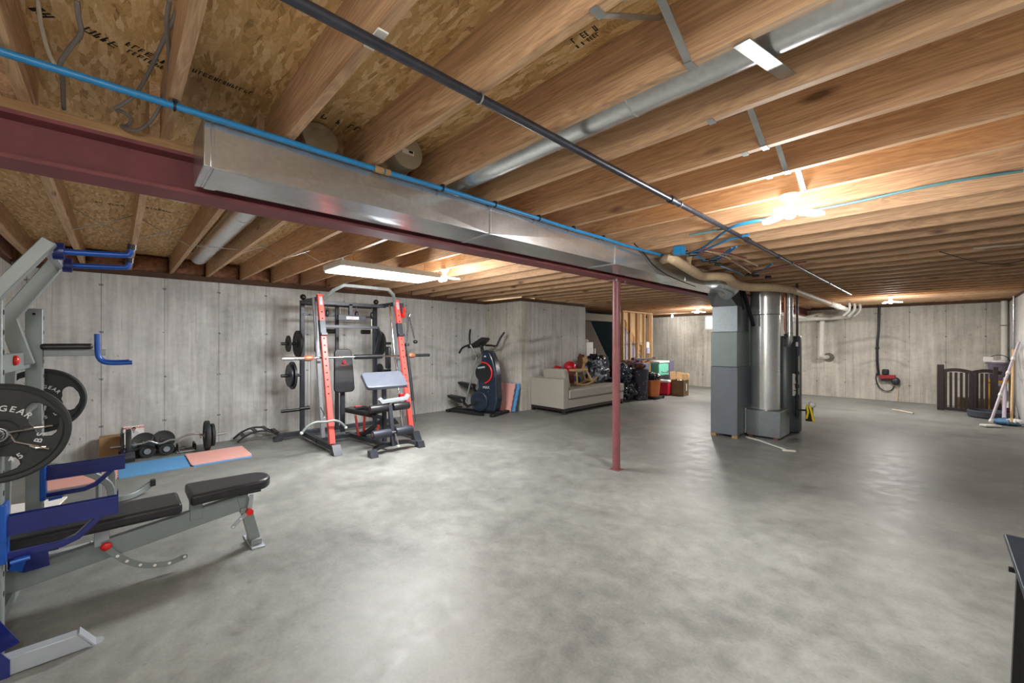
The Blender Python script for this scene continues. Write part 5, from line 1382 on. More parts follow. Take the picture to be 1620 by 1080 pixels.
# ================================================================ RED AND BLACK SMITH MACHINE
sm = thing('smith_machine', 'red and black multi-function gym machine standing at the gym wall', 'gym machine', (-6.3, 2.7, 0))
DK = M['grey_dk']
FB, FT = V(-5.70, 0, 0.12), V(-6.17, 0, 2.16)
FD = (FT - FB).normalized()
def fp(y, z):       # point on the leaning front upright's axis
    t = (z - FB.z) / (FT.z - FB.z); return V(FB.x + (FT.x - FB.x) * t, y, z)
for y in (2.10, 3.30):
    o = MB().bar(fp(y, 0.12), fp(y, 2.16), 0.075, 0.06, up=(1, 0, 0)).build('red_upright', M['red'], sm, bevel=0.005)
    hm = MB(); z = 0.78; nrm = V(-FD.z, 0, FD.x); nrm = -nrm if nrm.x < 0 else nrm
    while z < 1.98:
        if not (1.60 < z < 1.80):
            c = fp(y, z) + nrm * 0.0305; hm.lathe(c - nrm * 0.001, c + nrm * 0.001, [(0.012, 0), (0.012, 0.002), (0, 0.002)], 12)
        z += 0.095
    hm.build('hole_row', M['hole'], o)
    MB().bar(fp(y, 1.60), fp(y, 1.80), 0.082, 0.068, up=(1, 0, 0)).build('sleeve', DK, o, bevel=0.004)
    MB().bar(fp(y, 1.585) + V(0.02, 0, 0), fp(y, 1.62) + V(0.02, 0, 0), 0.09, 0.10, up=(1, 0, 0)).build('sleeve_foot', DK, o, bevel=0.004)
    c0_, c1_ = fp(y, 2.02) + nrm * 0.031, fp(y, 2.14) + nrm * 0.031
    MB().bar(c0_, c1_, 0.04, 0.002, up=(1, 0, 0)).build('badge', M['grey_lt'], o)
    MB().bar(fp(y, 2.16), fp(y, 2.175), 0.08, 0.065, up=(1, 0, 0)).build('top_cap', M['red'], o)
    # slanted guide rod and perforated strip
    s = 1 if y < 2.5 else -1
    a, b = V(-5.88, y - 0.05 * s * -1, 0.16), V(-6.30, y + 0.05 * s, 2.10)
    MB().cyl(a, b, 0.014, n=16).build('guide_rod', M['chrome'], sm)
    MB().bar(V(-5.98, y - 0.02 * s, 0.16), V(-6.30, y - 0.035 * s, 2.14), 0.045, 0.05, up=(1, 0, 0)).build('catch_strip', M['grey_lt'], sm)
    # rear upright, side base, top beam
    MB().box(-6.98, -6.91, y - 0.03, y + 0.03, 0.07, 2.15).build('rear_upright', DK, sm, bevel=0.004)
    MB().bar((-5.55, y, 0.075), (-6.98, y, 0.075), 0.06, 0.065).build('side_base', DK, sm, bevel=0.004)
    MB().bar(fp(y, 2.12), (-6.98, y, 2.12), 0.055, 0.06).build('top_beam', DK, sm, bevel=0.004)
    # plate foot: bent plate wedge at the front
    MB().prism([V(-5.60, y - 0.055, 0.13), V(-5.555, y - 0.055, 0.13), V(-5.47, y - 0.055, 0.005), V(-5.60, y - 0.055, 0.005)], (0, 0.11, 0)).build('front_foot', DK, sm)
    MB().ball((-6.9, y, 2.20), 0.045).build('pulley', M['black'], sm)
# base cross tubes
MB().bar((-6.92, 1.80, 0.075), (-6.92, 3.62, 0.075), 0.06, 0.065).build('rear_base', DK, sm, bevel=0.004)
MB().bar((-6.25, 2.06, 0.075), (-6.25, 3.34, 0.075), 0.06, 0.05).build('middle_base', DK, sm)
for y, s in ((1.80, -1), (3.62, 1)):
    MB().prism([V(-6.97, y, 0.11), V(-6.97, y + s * 0.03, 0.11), V(-6.97, y + s * 0.11, 0.004), V(-6.97, y, 0.004)], (0.10, 0, 0)).build('rear_foot', DK, sm)
# top: cross members and raised pull-up bar
for z, x in ((2.10, -6.93), (1.93, -6.93)):
    MB().bar((x, 2.10, z), (x, 3.30, z), 0.05, 0.05 if z > 2 else 0.03).build('cross_beam', DK, sm, bevel=0.003)
MB().sqtube([(-6.16, 2.13, 2.10), (-6.0, 2.24, 2.24), (-5.95, 2.36, 2.315), (-5.95, 3.04, 2.315), (-6.0, 3.16, 2.24), (-6.16, 3.27, 2.10)], 0.04, 0.045).build('pull_up_bar', M['grey_paint'], sm, bevel=0.004)
MB().bar((-6.55, 2.70, 1.90), (-6.55, 2.70, 2.10), 0.05, 0.05, up=(1, 0, 0)).build('centre_hanger', DK, sm)
MB().bar((-6.55, 2.10, 2.10), (-6.55, 3.30, 2.10), 0.05, 0.05).build('cross_beam', DK, sm, bevel=0.003)
MB().bar((-6.50, 2.48, 1.88), (-6.50, 2.92, 1.88), 0.07, 0.085).build('pulley_housing', DK, sm, bevel=0.005)
MB().box(-6.464, -6.460, 2.60, 2.80, 1.855, 1.90).build('maker_plate', M['letter'], sm)
bt_ = MB(); put_text(bt_, 'MARCY', 0.04, basis(V(-6.4592, 2.70, 1.878), (0, 1, 0), (0, 0, 1)), 0.0008); bt_.build('maker_lettering', M['letter_r'], sm)
# press arms frame (lower crossbar with angled side)
MB().sqtube([(-6.28, 2.16, 1.73), (-6.28, 3.02, 1.73), (-6.40, 3.14, 1.62), (-6.75, 3.22, 1.30)], 0.045, 0.045).build('press_arm', DK, sm, bevel=0.003)
MB().bar((-6.90, 2.62, 0.08), (-6.90, 2.62, 2.10), 0.05, 0.05, up=(1, 0, 0)).build('centre_upright', DK, sm)
for y in (2.34, 2.80, 3.06):
    MB().tube([(-6.55, y, 2.07), (-6.55, y, 2.0)], 0.006, 8).ball((-6.55, y, 1.94), 0.035, (0.8, 0.8, 1.7)).build('pulley_block', M['black'], sm)
for y in (2.30, 2.86):
    MB().cyl((-6.50, y, 1.66), (-6.50, y + 0.14, 1.66), 0.035, n=18).build('foam_grip', M['black'], sm)
for y in (2.20, 2.66, 3.20):
    MB().cyl((-6.86, y, 0.1), (-6.86, y, 2.08), 0.004, n=8).build('steel_cable', M['steel'], sm)
# storage pegs
pegs = [(-6.94, 2.07, 1.47, -1, 'upper'), (-6.94, 2.07, 0.98, -1, 'middle'), (-6.94, 2.07, 0.44, -1, 'lower'), (-6.94, 3.33, 1.47, 1, 'upper'), (-6.94, 3.33, 0.98, 1, 'middle'), (-6.5, 2.07, 0.52, -1, 'low')]
for x, y, z, s, w in pegs:
    MB().cyl((x, y, z), (x, y + s * (0.27 if x < -6.6 else 0.14), z), 0.024, n=18).build('storage_peg', M['black'], sm)
gS = 'plates on the red and black machine'
solid_plate((-6.94, 1.90, 1.47), (0, 1, 0), 0.125, 0.025, 'small plate on the upper left peg of the red machine', gS)
solid_plate((-6.94, 2.035, 1.47), (0, 1, 0), 0.205, 0.04, 'large plate against the upper left peg of the red machine', gS)
solid_plate((-6.94, 1.955, 0.98), (0, 1, 0), 0.215, 0.035, 'large grey plate on the middle left peg of the red machine', gS, 'grey_dk')
solid_plate((-6.94, 1.915, 0.98), (0, 1, 0), 0.175, 0.03, 'medium plate outside the large one on the middle left peg', gS, 'grey_dk')
solid_plate((-6.94, 3.39, 1.47), (0, 1, 0), 0.215, 0.04, 'large plate on the upper right peg of the red machine', gS)
solid_plate((-6.94, 3.39, 0.98), (0, 1, 0), 0.13, 0.03, 'small plate on the middle right peg of the red machine', gS)
# left inner black carriage and attachments
MB().ball((-6.35, 2.14, 1.72), 0.09, (0.9, 0.45, 1.2)).build('carriage_cover', M['black'], sm)
MB().box(-6.42, -6.30, 2.10, 2.16, 1.35, 1.75).build('carriage', M['black'], sm, bevel=0.02)
MB().box(-6.42, -6.28, 3.22, 3.27, 1.05, 1.42).build('carriage', M['black'], sm, bevel=0.02)
# horizontal smith bar
sb = thing('smith_bar', 'chrome bar with a black pad across the red uprights', 'bar', (-6.03, 2.7, 1.28))
bxx = -6.03
MB().cyl((bxx, 1.98, 1.275), (bxx, 3.42, 1.275), 0.0145, n=18).build('shaft', M['chrome'], sb)
MB().cyl((bxx, 1.57, 1.275), (bxx, 1.84, 1.275), 0.025, n=22).cyl((bxx, 3.52, 1.275), (bxx, 3.84, 1.275), 0.001, n=8).build('sleeve', M['chrome'], sb)
MB().cyl((bxx, 3.50, 1.275), (bxx, 3.84, 1.275), 0.025, n=22).build('sleeve', M['grey_dk'], sb)
rust = plain('copper coloured collar', srgb(176, 112, 84), 0.4, 0.4)
for y in (1.84, 3.44): MB().lathe((bxx, y, 1.275), (bxx, y + 0.13, 1.275), [(0.026, 0), (0.042, 0.03), (0.042, 0.09), (0.02, 0.13)], 24).build('collar', rust, sb)
MB().cyl((bxx, 2.55, 1.275), (bxx, 2.98, 1.275), 0.036, n=24).build('bar_pad', M['black'], sb)
# right side pulley, chains, resistance band
MB().cyl((-6.10, 3.36, 2.02), (-6.10, 3.40, 2.02), 0.05, n=24).cyl((-6.10, 3.36, 1.94), (-6.10, 3.40, 1.94), 0.045, n=24).box(-6.14, -6.06, 3.365, 3.395, 1.94, 2.02).build('red_pulley', M['redp'], sm)
MB().box(-6.14, -6.07, 3.34, 3.38, 1.97, 2.13).build('pulley_bracket', DK, sm)
for k, (y0_, z1_, px) in enumerate(((3.44, 1.45, 0), (3.60, 1.50, 1))):
    t = thing('chain', ('long black chain' if k == 0 else 'short dark chain') + ' with a ball hanging at the right of the red machine, ' + ('inner' if k == 0 else 'outer'), 'chain', (-6.08, y0_, z1_), None)
    ln_ = MB(); z = 1.95
    while z > z1_ + 0.06:
        ax_ = (1, 0, 0) if int(round(z * 1000 / 28)) % 2 else (0, 1, 0)
        f = (1.95 - z) / (1.95 - z1_); yy = (3.47 + (y0_ - 3.47) * min(1, f * 1.0))
        ln_.torus((-6.08, yy, z), ax_, 0.013, 0.004, 10, 5); z -= 0.024
    ln_.build('links', M['grey_dk'], t)
    MB().ball((-6.08, y0_, z1_), 0.032, (1.2, 1.2, 1)).build('stopper_ball', M['black'], t)
MB().tube([(-6.08, 3.40, 1.98), (-6.08, 3.45, 2.0), (-6.08, 3.50, 1.96), (-6.08, 3.48, 1.9)], 0.006, 8, smooth=4).build('carabiner', M['steel'], sm)
o = MB().tube([(-6.02, 3.40, 1.42), (-5.96, 3.43, 1.0), (-5.90, 3.45, 0.55)], 0.022, 10, smooth=4).build('resistance_band', M['black'])
tag(o, 'thick black elastic band hanging along the right red upright', 'band')
for z in (0.0,):
    MB().tube([(-5.95, 3.33, 1.8), (-5.80, 3.37, 0.75), (-5.70, 3.38, 0.25)], 0.009, 8).build('side_cable', M['grey_dk'], sm)
    MB().box(-5.78, -5.70, 3.12, 3.20, 0.62, 0.70).build('red_stop', M['redp'], sm, bevel=0.01)
# curl handle hanging low at the left
lh = thing('lat_bar', 'bent grey pull-down bar resting at the foot of the left red upright', 'bar', (-5.75, 2.1, 0.3))
xh = -5.66
MB().tube([onX(477, 685, xh), onX(487, 674, xh), onX(499, 668, xh), onX(515, 667, xh), onX(530, 665, xh), onX(540, 669, xh), onX(547, 676, xh)], 0.0165, 12, smooth=3).build('bar', M['grey_paint'], lh)
for px, py in ((477, 685), (547, 676)): MB().ball(onX(px, py, xh), 0.021).build('end_cap', M['white'], lh)
c = onX(513, 658, xh); MB().torus(c, (1, 0.6, 0), 0.022, 0.006, 16, 6).build('carabiner', M['chrome'], lh)
MB().tube([c + V(0, 0, 0.02), c + V(-0.02, -0.04, 0.12)], 0.006, 6).build('hang_cable', M['black'], lh)

# ---------------- utility bench of the machine
ub = thing('utility_bench', 'black gym bench with red struts, upright pad and rollers inside the red machine', 'bench', (-5.8, 2.65, 0))
def P2(px, py, x): return onX(px, py, x)
def slab(c, w, h, th, u, v, name, m, par, rad=0.03, taper=1.0):
    """rounded pad: centre c, width w along u, height h along v"""
    c, u, v = Vector(c), Vector(u).normalized(), Vector(v).normalized(); n = u.cross(v).normalized()
    out = []
    for sx, sy, a0 in ((1, 1, 0), (-1, 1, PI / 2), (-1, -1, PI), (1, -1, 1.5 * PI)):
        ww = w * (taper if sy > 0 else 1)
        for i in range(5):
            a = a0 + i * PI / 8
            out.append(c + u * (sx * (ww / 2 - rad) + rad * math.cos(a)) + v * (sy * (h / 2 - rad) + rad * math.sin(a)) - n * th / 2)
    return MB().prism(out, n * th).build(name, m, par, bevel=min(0.014, th * 0.3), seg=4)
bu = V(0.14, 1.0, 0).normalized()      # across the bench
bd = V(1.0, -0.14 * -1, 0).normalized()
# upright back pad
cpad = P2(543.5, 586, -6.32)
slab(cpad, 0.30, 0.66, 0.06, (0.10, 1, 0), (-0.10, 0, 1), 'back_pad', M['vinyl'], ub, 0.06, 0.86)
lm = MB()
tc_ = P2(544.5, 577, -6.284); put_text(lm, 'MARCY', 0.038, basis(tc_ + V(0.008, 0, -0.01), (0.10, 1, 0), (-0.10, 0, 1)), 0.001)
cc = tc_ + V(0.008, 0, 0.045)
for i in range(5):
    a = PI / 2 + i * 2 * PI / 5
    lm.prism([cc + V(0.001, 0.026 * math.cos(a + q), 0.026 * math.sin(a + q)) * 1 if False else cc + V(0, 0.024 * math.cos(a) * 0.55 + 0.013 * math.cos(q * PI / 3), 0.024 * math.sin(a) * 0.55 + 0.013 * math.sin(q * PI / 3)) for q in range(6)], (0.001, 0, 0))
lm.build('pad_logo', M['letter_r'], ub)
MB().bar((-6.36, cpad.y, 0.12), (-6.36, cpad.y, 1.0), 0.06, 0.05, up=(1, 0, 0)).build('back_post', DK, ub)
# seat pad
sc_ = V(-5.93, 2.64, 0.485)
slab(sc_, 0.30, 0.62, 0.055, (0.12, -1, 0), (1, 0.12, 0), 'seat_pad', M['vinyl'], ub, 0.06)
MB().bar((-6.42, 2.58, 0.43), (-5.42, 2.71, 0.43), 0.05, 0.05).build('seat_rail', DK, ub)
# preacher pad
pc = V(-5.45, 2.735, 0.955)
slab(pc, 0.60, 0.30, 0.06, (0.05, 1, 0), (-0.72, 0, 0.62), 'preacher_pad', plain('grey black pad top', srgb(84, 90, 102), 0.3, 0, 0.08, 10), ub, 0.045)
MB().bar((-5.42, 2.72, 0.10), (-5.44, 2.72, 0.86), 0.05, 0.05, up=(1, 0, 0)).build('preacher_post', DK, ub)
# curl bar rest
MB().sqtube([(-5.33, 2.60, 0.72), (-5.33, 2.64, 0.67), (-5.33, 3.0, 0.69), (-5.33, 3.04, 0.74)], 0.05, 0.05, up=(1, 0, 0)).build('arm_rest', M['grey_lt'], ub, bevel=0.004)
MB().bar((-5.36, 2.74, 0.66), (-5.42, 2.74, 0.60), 0.05, 0.04).build('rest_bracket', DK, ub)
# front knee rollers and ankle rollers
for z, x, y0_, y1_, r in ((0.585, -5.33, 2.46, 2.72, 0.055), (0.585, -5.33, 2.80, 3.05, 0.055), (0.27, -5.16, 2.42, 2.67, 0.058), (0.27, -5.16, 2.75, 3.00, 0.058)):
    MB().lathe((x, y0_, z), (x, y1_, z), [(0.012, 0), (r * .92, 0), (r, 0.012), (r, y1_ - y0_ - 0.012), (r * .92, y1_ - y0_), (0.012, y1_ - y0_)], 28).build('foam_roller', plain('blue black foam', srgb(40, 46, 58), 0.5) if z < 0.3 else M['vinyl'], ub)
    if y0_ < 2.5 and z < 0.3: MB().cyl((x, y0_ - 0.004, z), (x, y0_, z), 0.028, n=18).build('roller_cap', M['chrome'], ub)
MB().bar((-5.30, 2.735, 0.62), (-5.16, 2.715, 0.08), 0.05, 0.05, up=(1, 0, 0)).build('leg_lever', DK, ub)
MB().tube([(-5.16, 2.42, 0.27), (-5.16, 3.0, 0.27)], 0.012, 10).build('roller_rod', M['steel'], ub)
MB().tube([(-5.14, 2.735, 0.25), (-5.08, 2.75, 0.10)], 0.012, 10).build('plate_pin', M['steel'], ub)
MB().ball((-5.08, 2.75, 0.09), 0.018).build('pin_tip', M['white'], ub)
# bench base
MB().bar((-6.38, 2.58, 0.075), (-5.30, 2.70, 0.075), 0.06, 0.06).build('base_rail', DK, ub, bevel=0.003)
MB().sqtube([(-5.12, 2.42, 0.045), (-5.20, 2.50, 0.085), (-5.25, 2.74, 0.095), (-5.24, 2.98, 0.085), (-5.18, 3.10, 0.045)], 0.06, 0.05, smooth=4).build('front_base', DK, ub, bevel=0.003)
for p in ((-5.10, 2.40), (-5.14, 3.12)):
    s = -1 if p[1] < 2.7 else 1
    MB().prism([V(p[0] - 0.06, p[1] - 0.05, 0.0), V(p[0] + 0.06, p[1] - 0.05, 0.0), V(p[0] + 0.02, p[1] - 0.05, 0.085), V(p[0] - 0.06, p[1] - 0.05, 0.085)], (0, 0.10, 0)).build('foot', DK, ub)
# red strut fan
for a, b in (((-6.02, 2.60, 0.10), (-5.88, 2.50, 0.43)), ((-5.97, 2.66, 0.10), (-5.80, 2.60, 0.43)), ((-6.04, 2.62, 0.09), (-5.62, 2.68, 0.30)), ((-5.44, 2.64, 0.34), (-5.46, 2.60, 0.16))):
    MB().bar(a, b, 0.035, 0.022, up=(0, 1, 0)).build('red_strut', M['red'], ub)
MB().bar((-5.98, 2.64, 0.10), (-5.42, 2.70, 0.40), 0.05, 0.05).build('diagonal_rail', DK, ub)
MB().tube([(-5.40, 2.78, 0.20), (-5.40, 3.0, 0.22)], 0.018, 10).build('side_pin', M['steel'], ub)
for k, (x, y) in enumerate(((-5.92, 2.60), (-5.80, 2.68))):
    o = MB().cbox((x, y, 0.530), (0.07, 0.15, 0.030), Matrix.Rotation(0.5 * (1 if k else -1), 4, 'Z') @ Matrix.Rotation(0.12, 4, 'X')).build('gym_glove', plain('grey blue glove', srgb(70, 76, 92), 0.8), bevel=0.01, seg=3)
    tag(o, 'grey fabric glove lying on the black bench seat, ' + ('right one' if k else 'left one'), 'glove')
o = MB().cbox((-6.06, 2.63, 0.522), (0.14, 0.10, 0.016)).build('hand_towel', M['redp'], bevel=0.004); tag(o, 'small folded red cloth on the back of the black bench seat', 'cloth')

# ================================================================ ELLIPTICAL TRAINER (own axes, then turned)
et = thing('elliptical_trainer', 'navy and black elliptical trainer with a red arc at the gym wall', 'elliptical trainer', (0, 0, 0))
# local: +x = front (console side, to the right), y = across, z up; side facing the camera is -y
NV = M['navy']
def yprism(poly, y0, y1, name, m, bevel=0.02, seg=4):
    return MB().prism([V(x, y0, z) for x, z in poly], (0, y1 - y0, 0)).build(name, m, et, bevel=bevel, seg=seg)
yprism([(-0.13, 0.06), (0.36, 0.06), (0.42, 0.30), (0.40, 0.80), (0.33, 1.12), (0.24, 1.30), (0.12, 1.34), (0.05, 1.28), (0.00, 1.05), (-0.06, 0.80), (-0.05, 0.55), (-0.13, 0.40), (-0.20, 0.22)], -0.12, 0.12, 'shell', NV, 0.045, 5)
MB().lathe((0.0, -0.12, 0.27), (0.0, -0.165, 0.27), [(0.215, 0), (0.21, 0.03), (0.17, 0.042), (0.12, 0.030), (0.05, 0.032), (0.0, 0.045)], 44).build('flywheel_cover', NV, et)
MB().torus((0.0, -0.150, 0.27), (0, 1, 0), 0.19, 0.008, 40, 6).build('cover_ring', M['grey_dk'], et)
MB().torus((0.085, -0.135, 0.86), (0, -1, 0), 0.215, 0.017, 36, 8, -PI * 0.42, PI * 0.55).build('red_arc', M['redp'], et)
MB().lathe((0.085, -0.115, 0.86), (0.085, -0.140, 0.86), [(0.19, 0), (0.185, 0.02), (0.10, 0.012), (0, 0.012)], 36).build('side_disc', M['black'], et)
tm = MB(); put_text(tm, 'MAX', 0.075, basis(V(0.16, -0.127, 0.56), (1, 0, 0.05), (0, 0, 1)), 0.003); tm.build('side_lettering', M['letter'], et)
MB().cbox((0.05, -0.142, 0.97), (0.18, 0.006, 0.035), Matrix.Rotation(-0.15, 4, 'Y')).build('side_stripe', M['grey_lt'], et)
MB().ball((0.13, -0.125, 1.20), 0.02, (1.3, 0.5, 0.8)).build('side_badge', M['letter'], et)
MB().box(-0.72, 0.46, -0.05, 0.05, 0.02, 0.07).build('base_rail', M['black'], et, bevel=0.01)
MB().box(-0.78, -0.70, -0.26, 0.26, 0.0, 0.06).build('rear_foot', M['black'], et, bevel=0.012)
MB().box(0.36, 0.46, -0.33, 0.33, 0.0, 0.06).build('front_foot', M['black'], et, bevel=0.012)
MB().bar((-0.70, -0.20, 0.04), (0.20, -0.30, 0.04), 0.05, 0.05).build('side_rail', M['black'], et)
for s in (-1, 1):
    y = 0.19 * s
    zc = 0.52 if s > 0 else 0.27
    MB().sqtube([(0.0, 0.145 * s, 0.27), (-0.25, y, zc - 0.12), (-0.36, y, zc - 0.05)], 0.03, 0.05).build('pedal_arm', M['black'], et)
    MB().prism([V(-0.74, y - 0.09, zc + 0.10), V(-0.36, y - 0.09, zc + 0.06), V(-0.30, y - 0.09, zc - 0.02), V(-0.40, y - 0.09, zc - 0.06), V(-0.70, y - 0.09, zc + 0.04)], (0, 0.18, 0)).build('pedal', M['black'], et, bevel=0.02)
    MB().tube([(-0.30, y, zc - 0.02), (-0.14, y * 1.05, 0.80), (-0.02, y, 1.22)], 0.016, 10).build('link_arm', M['grey_paint'], et)
    # moving handle: stem, then a V of two grips
    h0 = V(-0.02, y, 1.20)
    h1 = V(-0.10, 0.33 * s, 1.44) if s < 0 else V(0.10, 0.40 * s, 1.40)
    MB().tube([h0, V(0.0, 0.26 * s, 1.24), h1], 0.018, 12, smooth=4).build('handle_stem', M['steel'], et)
    MB().tube([h1, h1 + V(0.0 if s < 0 else 0.07, 0.02 * s, 0.16), h1 + V(0.04 if s < 0 else 0.17, 0.05 * s, 0.31)], 0.021, 12, smooth=3).build('upper_grip', M['black'], et)
    MB().tube([h1, h1 + V(-0.17, 0.02 * s, -0.06 if s < 0 else 0.02), h1 + V(-0.28, -0.02 * s, -0.17 if s < 0 else 0.02)], 0.021, 12, smooth=3).build('lower_grip', M['black'], et)
MB().tube([(0.02, 0, 1.22), (-0.02, 0, 1.36), (-0.06, 0, 1.44)], 0.035, 12).build('console_neck', M['grey_dk'], et)
MB().prism([V(-0.30, -0.15, 1.36), V(-0.06, -0.15, 1.40), V(0.10, -0.15, 1.55), V(0.06, -0.15, 1.60), V(-0.12, -0.15, 1.50), V(-0.30, -0.15, 1.40)], (0, 0.30, 0)).build('console', M['black'], et, bevel=0.02)
MB().tube([(0.06, -0.12, 1.42), (0.10, -0.20, 1.34), (0.10, -0.22, 1.30)], 0.018, 10).build('bottle_holder', M['black'], et)
et.location = (-6.66, 5.55, 0.0); et.rotation_euler = (0, 0, math.radians(18))

# foam tiles leaning on the jog wall
def leaning(xc, label, mat, y0, lean, w=0.62, h=0.62, tw=0.02, zrot=0.0):
    mb = MB(); n = 10
    u = V(math.cos(zrot), math.sin(zrot), 0); v = V(0, math.sin(lean), math.cos(lean)); 
    o_ = V(xc, y0, 0.004)
    out = []
    corners = [(-w / 2, 0), (w / 2, 0), (w / 2, h), (-w / 2, h)]
    for i in range(4):
        a = Vector(corners[i]); b = Vector(corners[(i + 1) % 4]); d = b - a; q = Vector((-d.y, d.x)).normalized()
        for k in range(n):
            for f, tt in ((k / n + 0.01, 1 if k % 2 else 0), ((k + 1) / n - 0.01, 1 if k % 2 else 0)):
                p = a + d * f + q * 0.010 * tt
                out.append(o_ + u * p.x + v * p.y)
    return tag(mb.prism(out, u.cross(v).normalized() * -tw).build('foam_tile', mat), label, 'mat', 'foam tiles leaning on the jog wall')
leaning(-6.58, 'blue foam tile leaning on the wall corner behind the pink one', M['foam_b'], 6.10, 0.28)
leaning(-6.64, 'pink foam tile leaning between the elliptical trainer and the wall corner', M['foam_p'], 6.02, 0.26, tw=0.03)

# ================================================================ SOFA
sf = thing('sofa', 'grey fabric sofa with a dark wooden base against the bay wall', 'sofa', (-5.8, 7.7, 0))
sx0, sx1, sy0, sy1 = -6.27, -5.34, 6.62, 8.90
SM_ = M['sofa']
MB().box(sx0, sx1, sy0 - 0.02, sy0 + 0.15, 0.115, 0.725).build('arm', SM_, sf, bevel=0.012, seg=3)
MB().box(sx0, sx0 + 0.20, sy0 + 0.155, sy1, 0.115, 0.74).build('back', SM_, sf, bevel=0.02, seg=3)
MB().box(sx0 + 0.205, sx1 + 0.0, sy0 + 0.155, sy1, 0.115, 0.295).build('seat_base', SM_, sf, bevel=0.012)
MB().box(sx0 + 0.21, sx1 + 0.02, sy0 + 0.16, sy1 + 0.01, 0.30, 0.495).build('seat_cushion', SM_, sf, bevel=0.035, seg=4)
fr_ = MB()
for b in ((sx0, sx1 - 0.0, sy0, sy0 + 0.05), (sx0, sx1, sy1 - 0.05, sy1), (sx1 - 0.05, sx1, sy0 + 0.05, sy1 - 0.05)):
    fr_.box(b[0], b[1], b[2], b[3], 0.06, 0.112)
fr_.build('plinth', M['dkwood'], sf)
for x in (sx0 + 0.03, sx1 - 0.04):
    for y in (sy0 + 0.03, sy1 - 0.03): MB().box(x - 0.03, x + 0.03, y - 0.03, y + 0.03, 0, 0.062).build('leg', M['dkwood'], sf)
cu = thing('sofa_cushion', 'loose grey back cushion standing inside the near sofa arm', 'cushion', (-5.9, 7.0, 0.5))
MB().prism([V(-6.04, 6.79, 0.50), V(-6.04, 6.96, 0.50), V(-6.04, 6.86, 0.93), V(-6.04, 6.69, 0.93)], (0.62, 0, 0)).build('pad', SM_, cu, bevel=0.05, seg=4)
rb_ = MB().ball((-6.09, 7.76, 0.895), 0.152, n=32, m=20).build('red_ball', M['ball']); tag(rb_, 'shiny red play ball on the sofa back', 'ball')
ot = thing('toy', 'orange-red angular plastic toy on the sofa back beside the red ball', 'toy', (-6.1, 7.3, 0.74))
MB().sqtube([(-6.14, 7.12, 0.80), (-6.14, 7.32, 0.93), (-6.14, 7.45, 0.90), (-6.14, 7.38, 0.80)], 0.05, 0.035, up=(1, 0, 0)).build('frame', M['redp'], ot)
MB().box(-6.2, -6.08, 7.14, 7.42, 0.741, 0.79).build('tray', M['grey_dk'], ot)
# rocking horse
hh = thing('rocking_horse', 'small wooden rocking horse with a brown mane standing on the sofa seat', 'rocking horse', (-5.72, 7.7, 0.50))
OK_ = M['oak']
hx_ = -5.72
for s in (-1, 1):
    x = hx_ + 0.10 * s
    pts = [V(x, 7.33 + 0.86 * i / 12, 0.505 + 0.11 * (abs(i / 12 - 0.42) ** 2) * 4) for i in range(13)]
    MB().sqtube([p + V(0, 0, 0.02) for p in pts], 0.022, 0.035).build('rocker', OK_, hh)
    MB().bar((x, 7.42, 0.53), (x * 0.5 + hx_ * 0.5, 7.46, 0.84), 0.04, 0.022, up=(1, 0, 0)).build('rear_leg', OK_, hh)
    MB().bar((x, 8.02, 0.55), (x * 0.5 + hx_ * 0.5, 7.82, 0.86), 0.04, 0.022, up=(1, 0, 0)).build('front_leg', OK_, hh)
MB().box(hx_ - 0.085, hx_ + 0.085, 7.36, 7.86, 0.835, 0.885).build('seat', OK_, hh, bevel=0.008)
for y in (7.45, 7.95): MB().cyl((hx_ - 0.1, y, 0.60), (hx_ + 0.1, y, 0.60), 0.011, n=10).build('rung', OK_, hh)
MB().prism([V(hx_ - 0.02, 7.66, 0.88), V(hx_ - 0.02, 7.82, 0.88), V(hx_ - 0.02, 7.83, 1.0), V(hx_ - 0.02, 7.85, 1.04), V(hx_ - 0.02, 7.93, 1.03), V(hx_ - 0.02, 7.955, 1.08), V(hx_ - 0.02, 7.87, 1.16), V(hx_ - 0.02, 7.84, 1.205), V(hx_ - 0.02, 7.80, 1.16), V(hx_ - 0.02, 7.70, 1.13), V(hx_ - 0.02, 7.66, 1.0)], (0.04, 0, 0)).build('head', OK_, hh, bevel=0.008)
MB().ball((hx_, 7.66, 1.04), 0.12, (0.45, 0.62, 1.45), 20, 12, fn=lambda d: 1 + 0.1 * math.sin(14 * d.z + 6 * d.y)).ball((hx_, 7.76, 1.17), 0.055, (0.6, 1.1, 0.7)).build('mane', M['mane'], hh)
MB().cyl((hx_ - 0.11, 7.78, 1.03), (hx_ + 0.11, 7.78, 1.03), 0.012, n=12).build('handle', OK_, hh)
MB().ball((hx_ + 0.021, 7.885, 1.095), 0.010, (0.4, 1, 1), 10, 6).build('eye', M['black'], hh)
MB().box(hx_ - 0.07, hx_ + 0.07, 7.335, 7.36, 0.56, 0.84).build('backrest', M['mane'], hh, bevel=0.006)

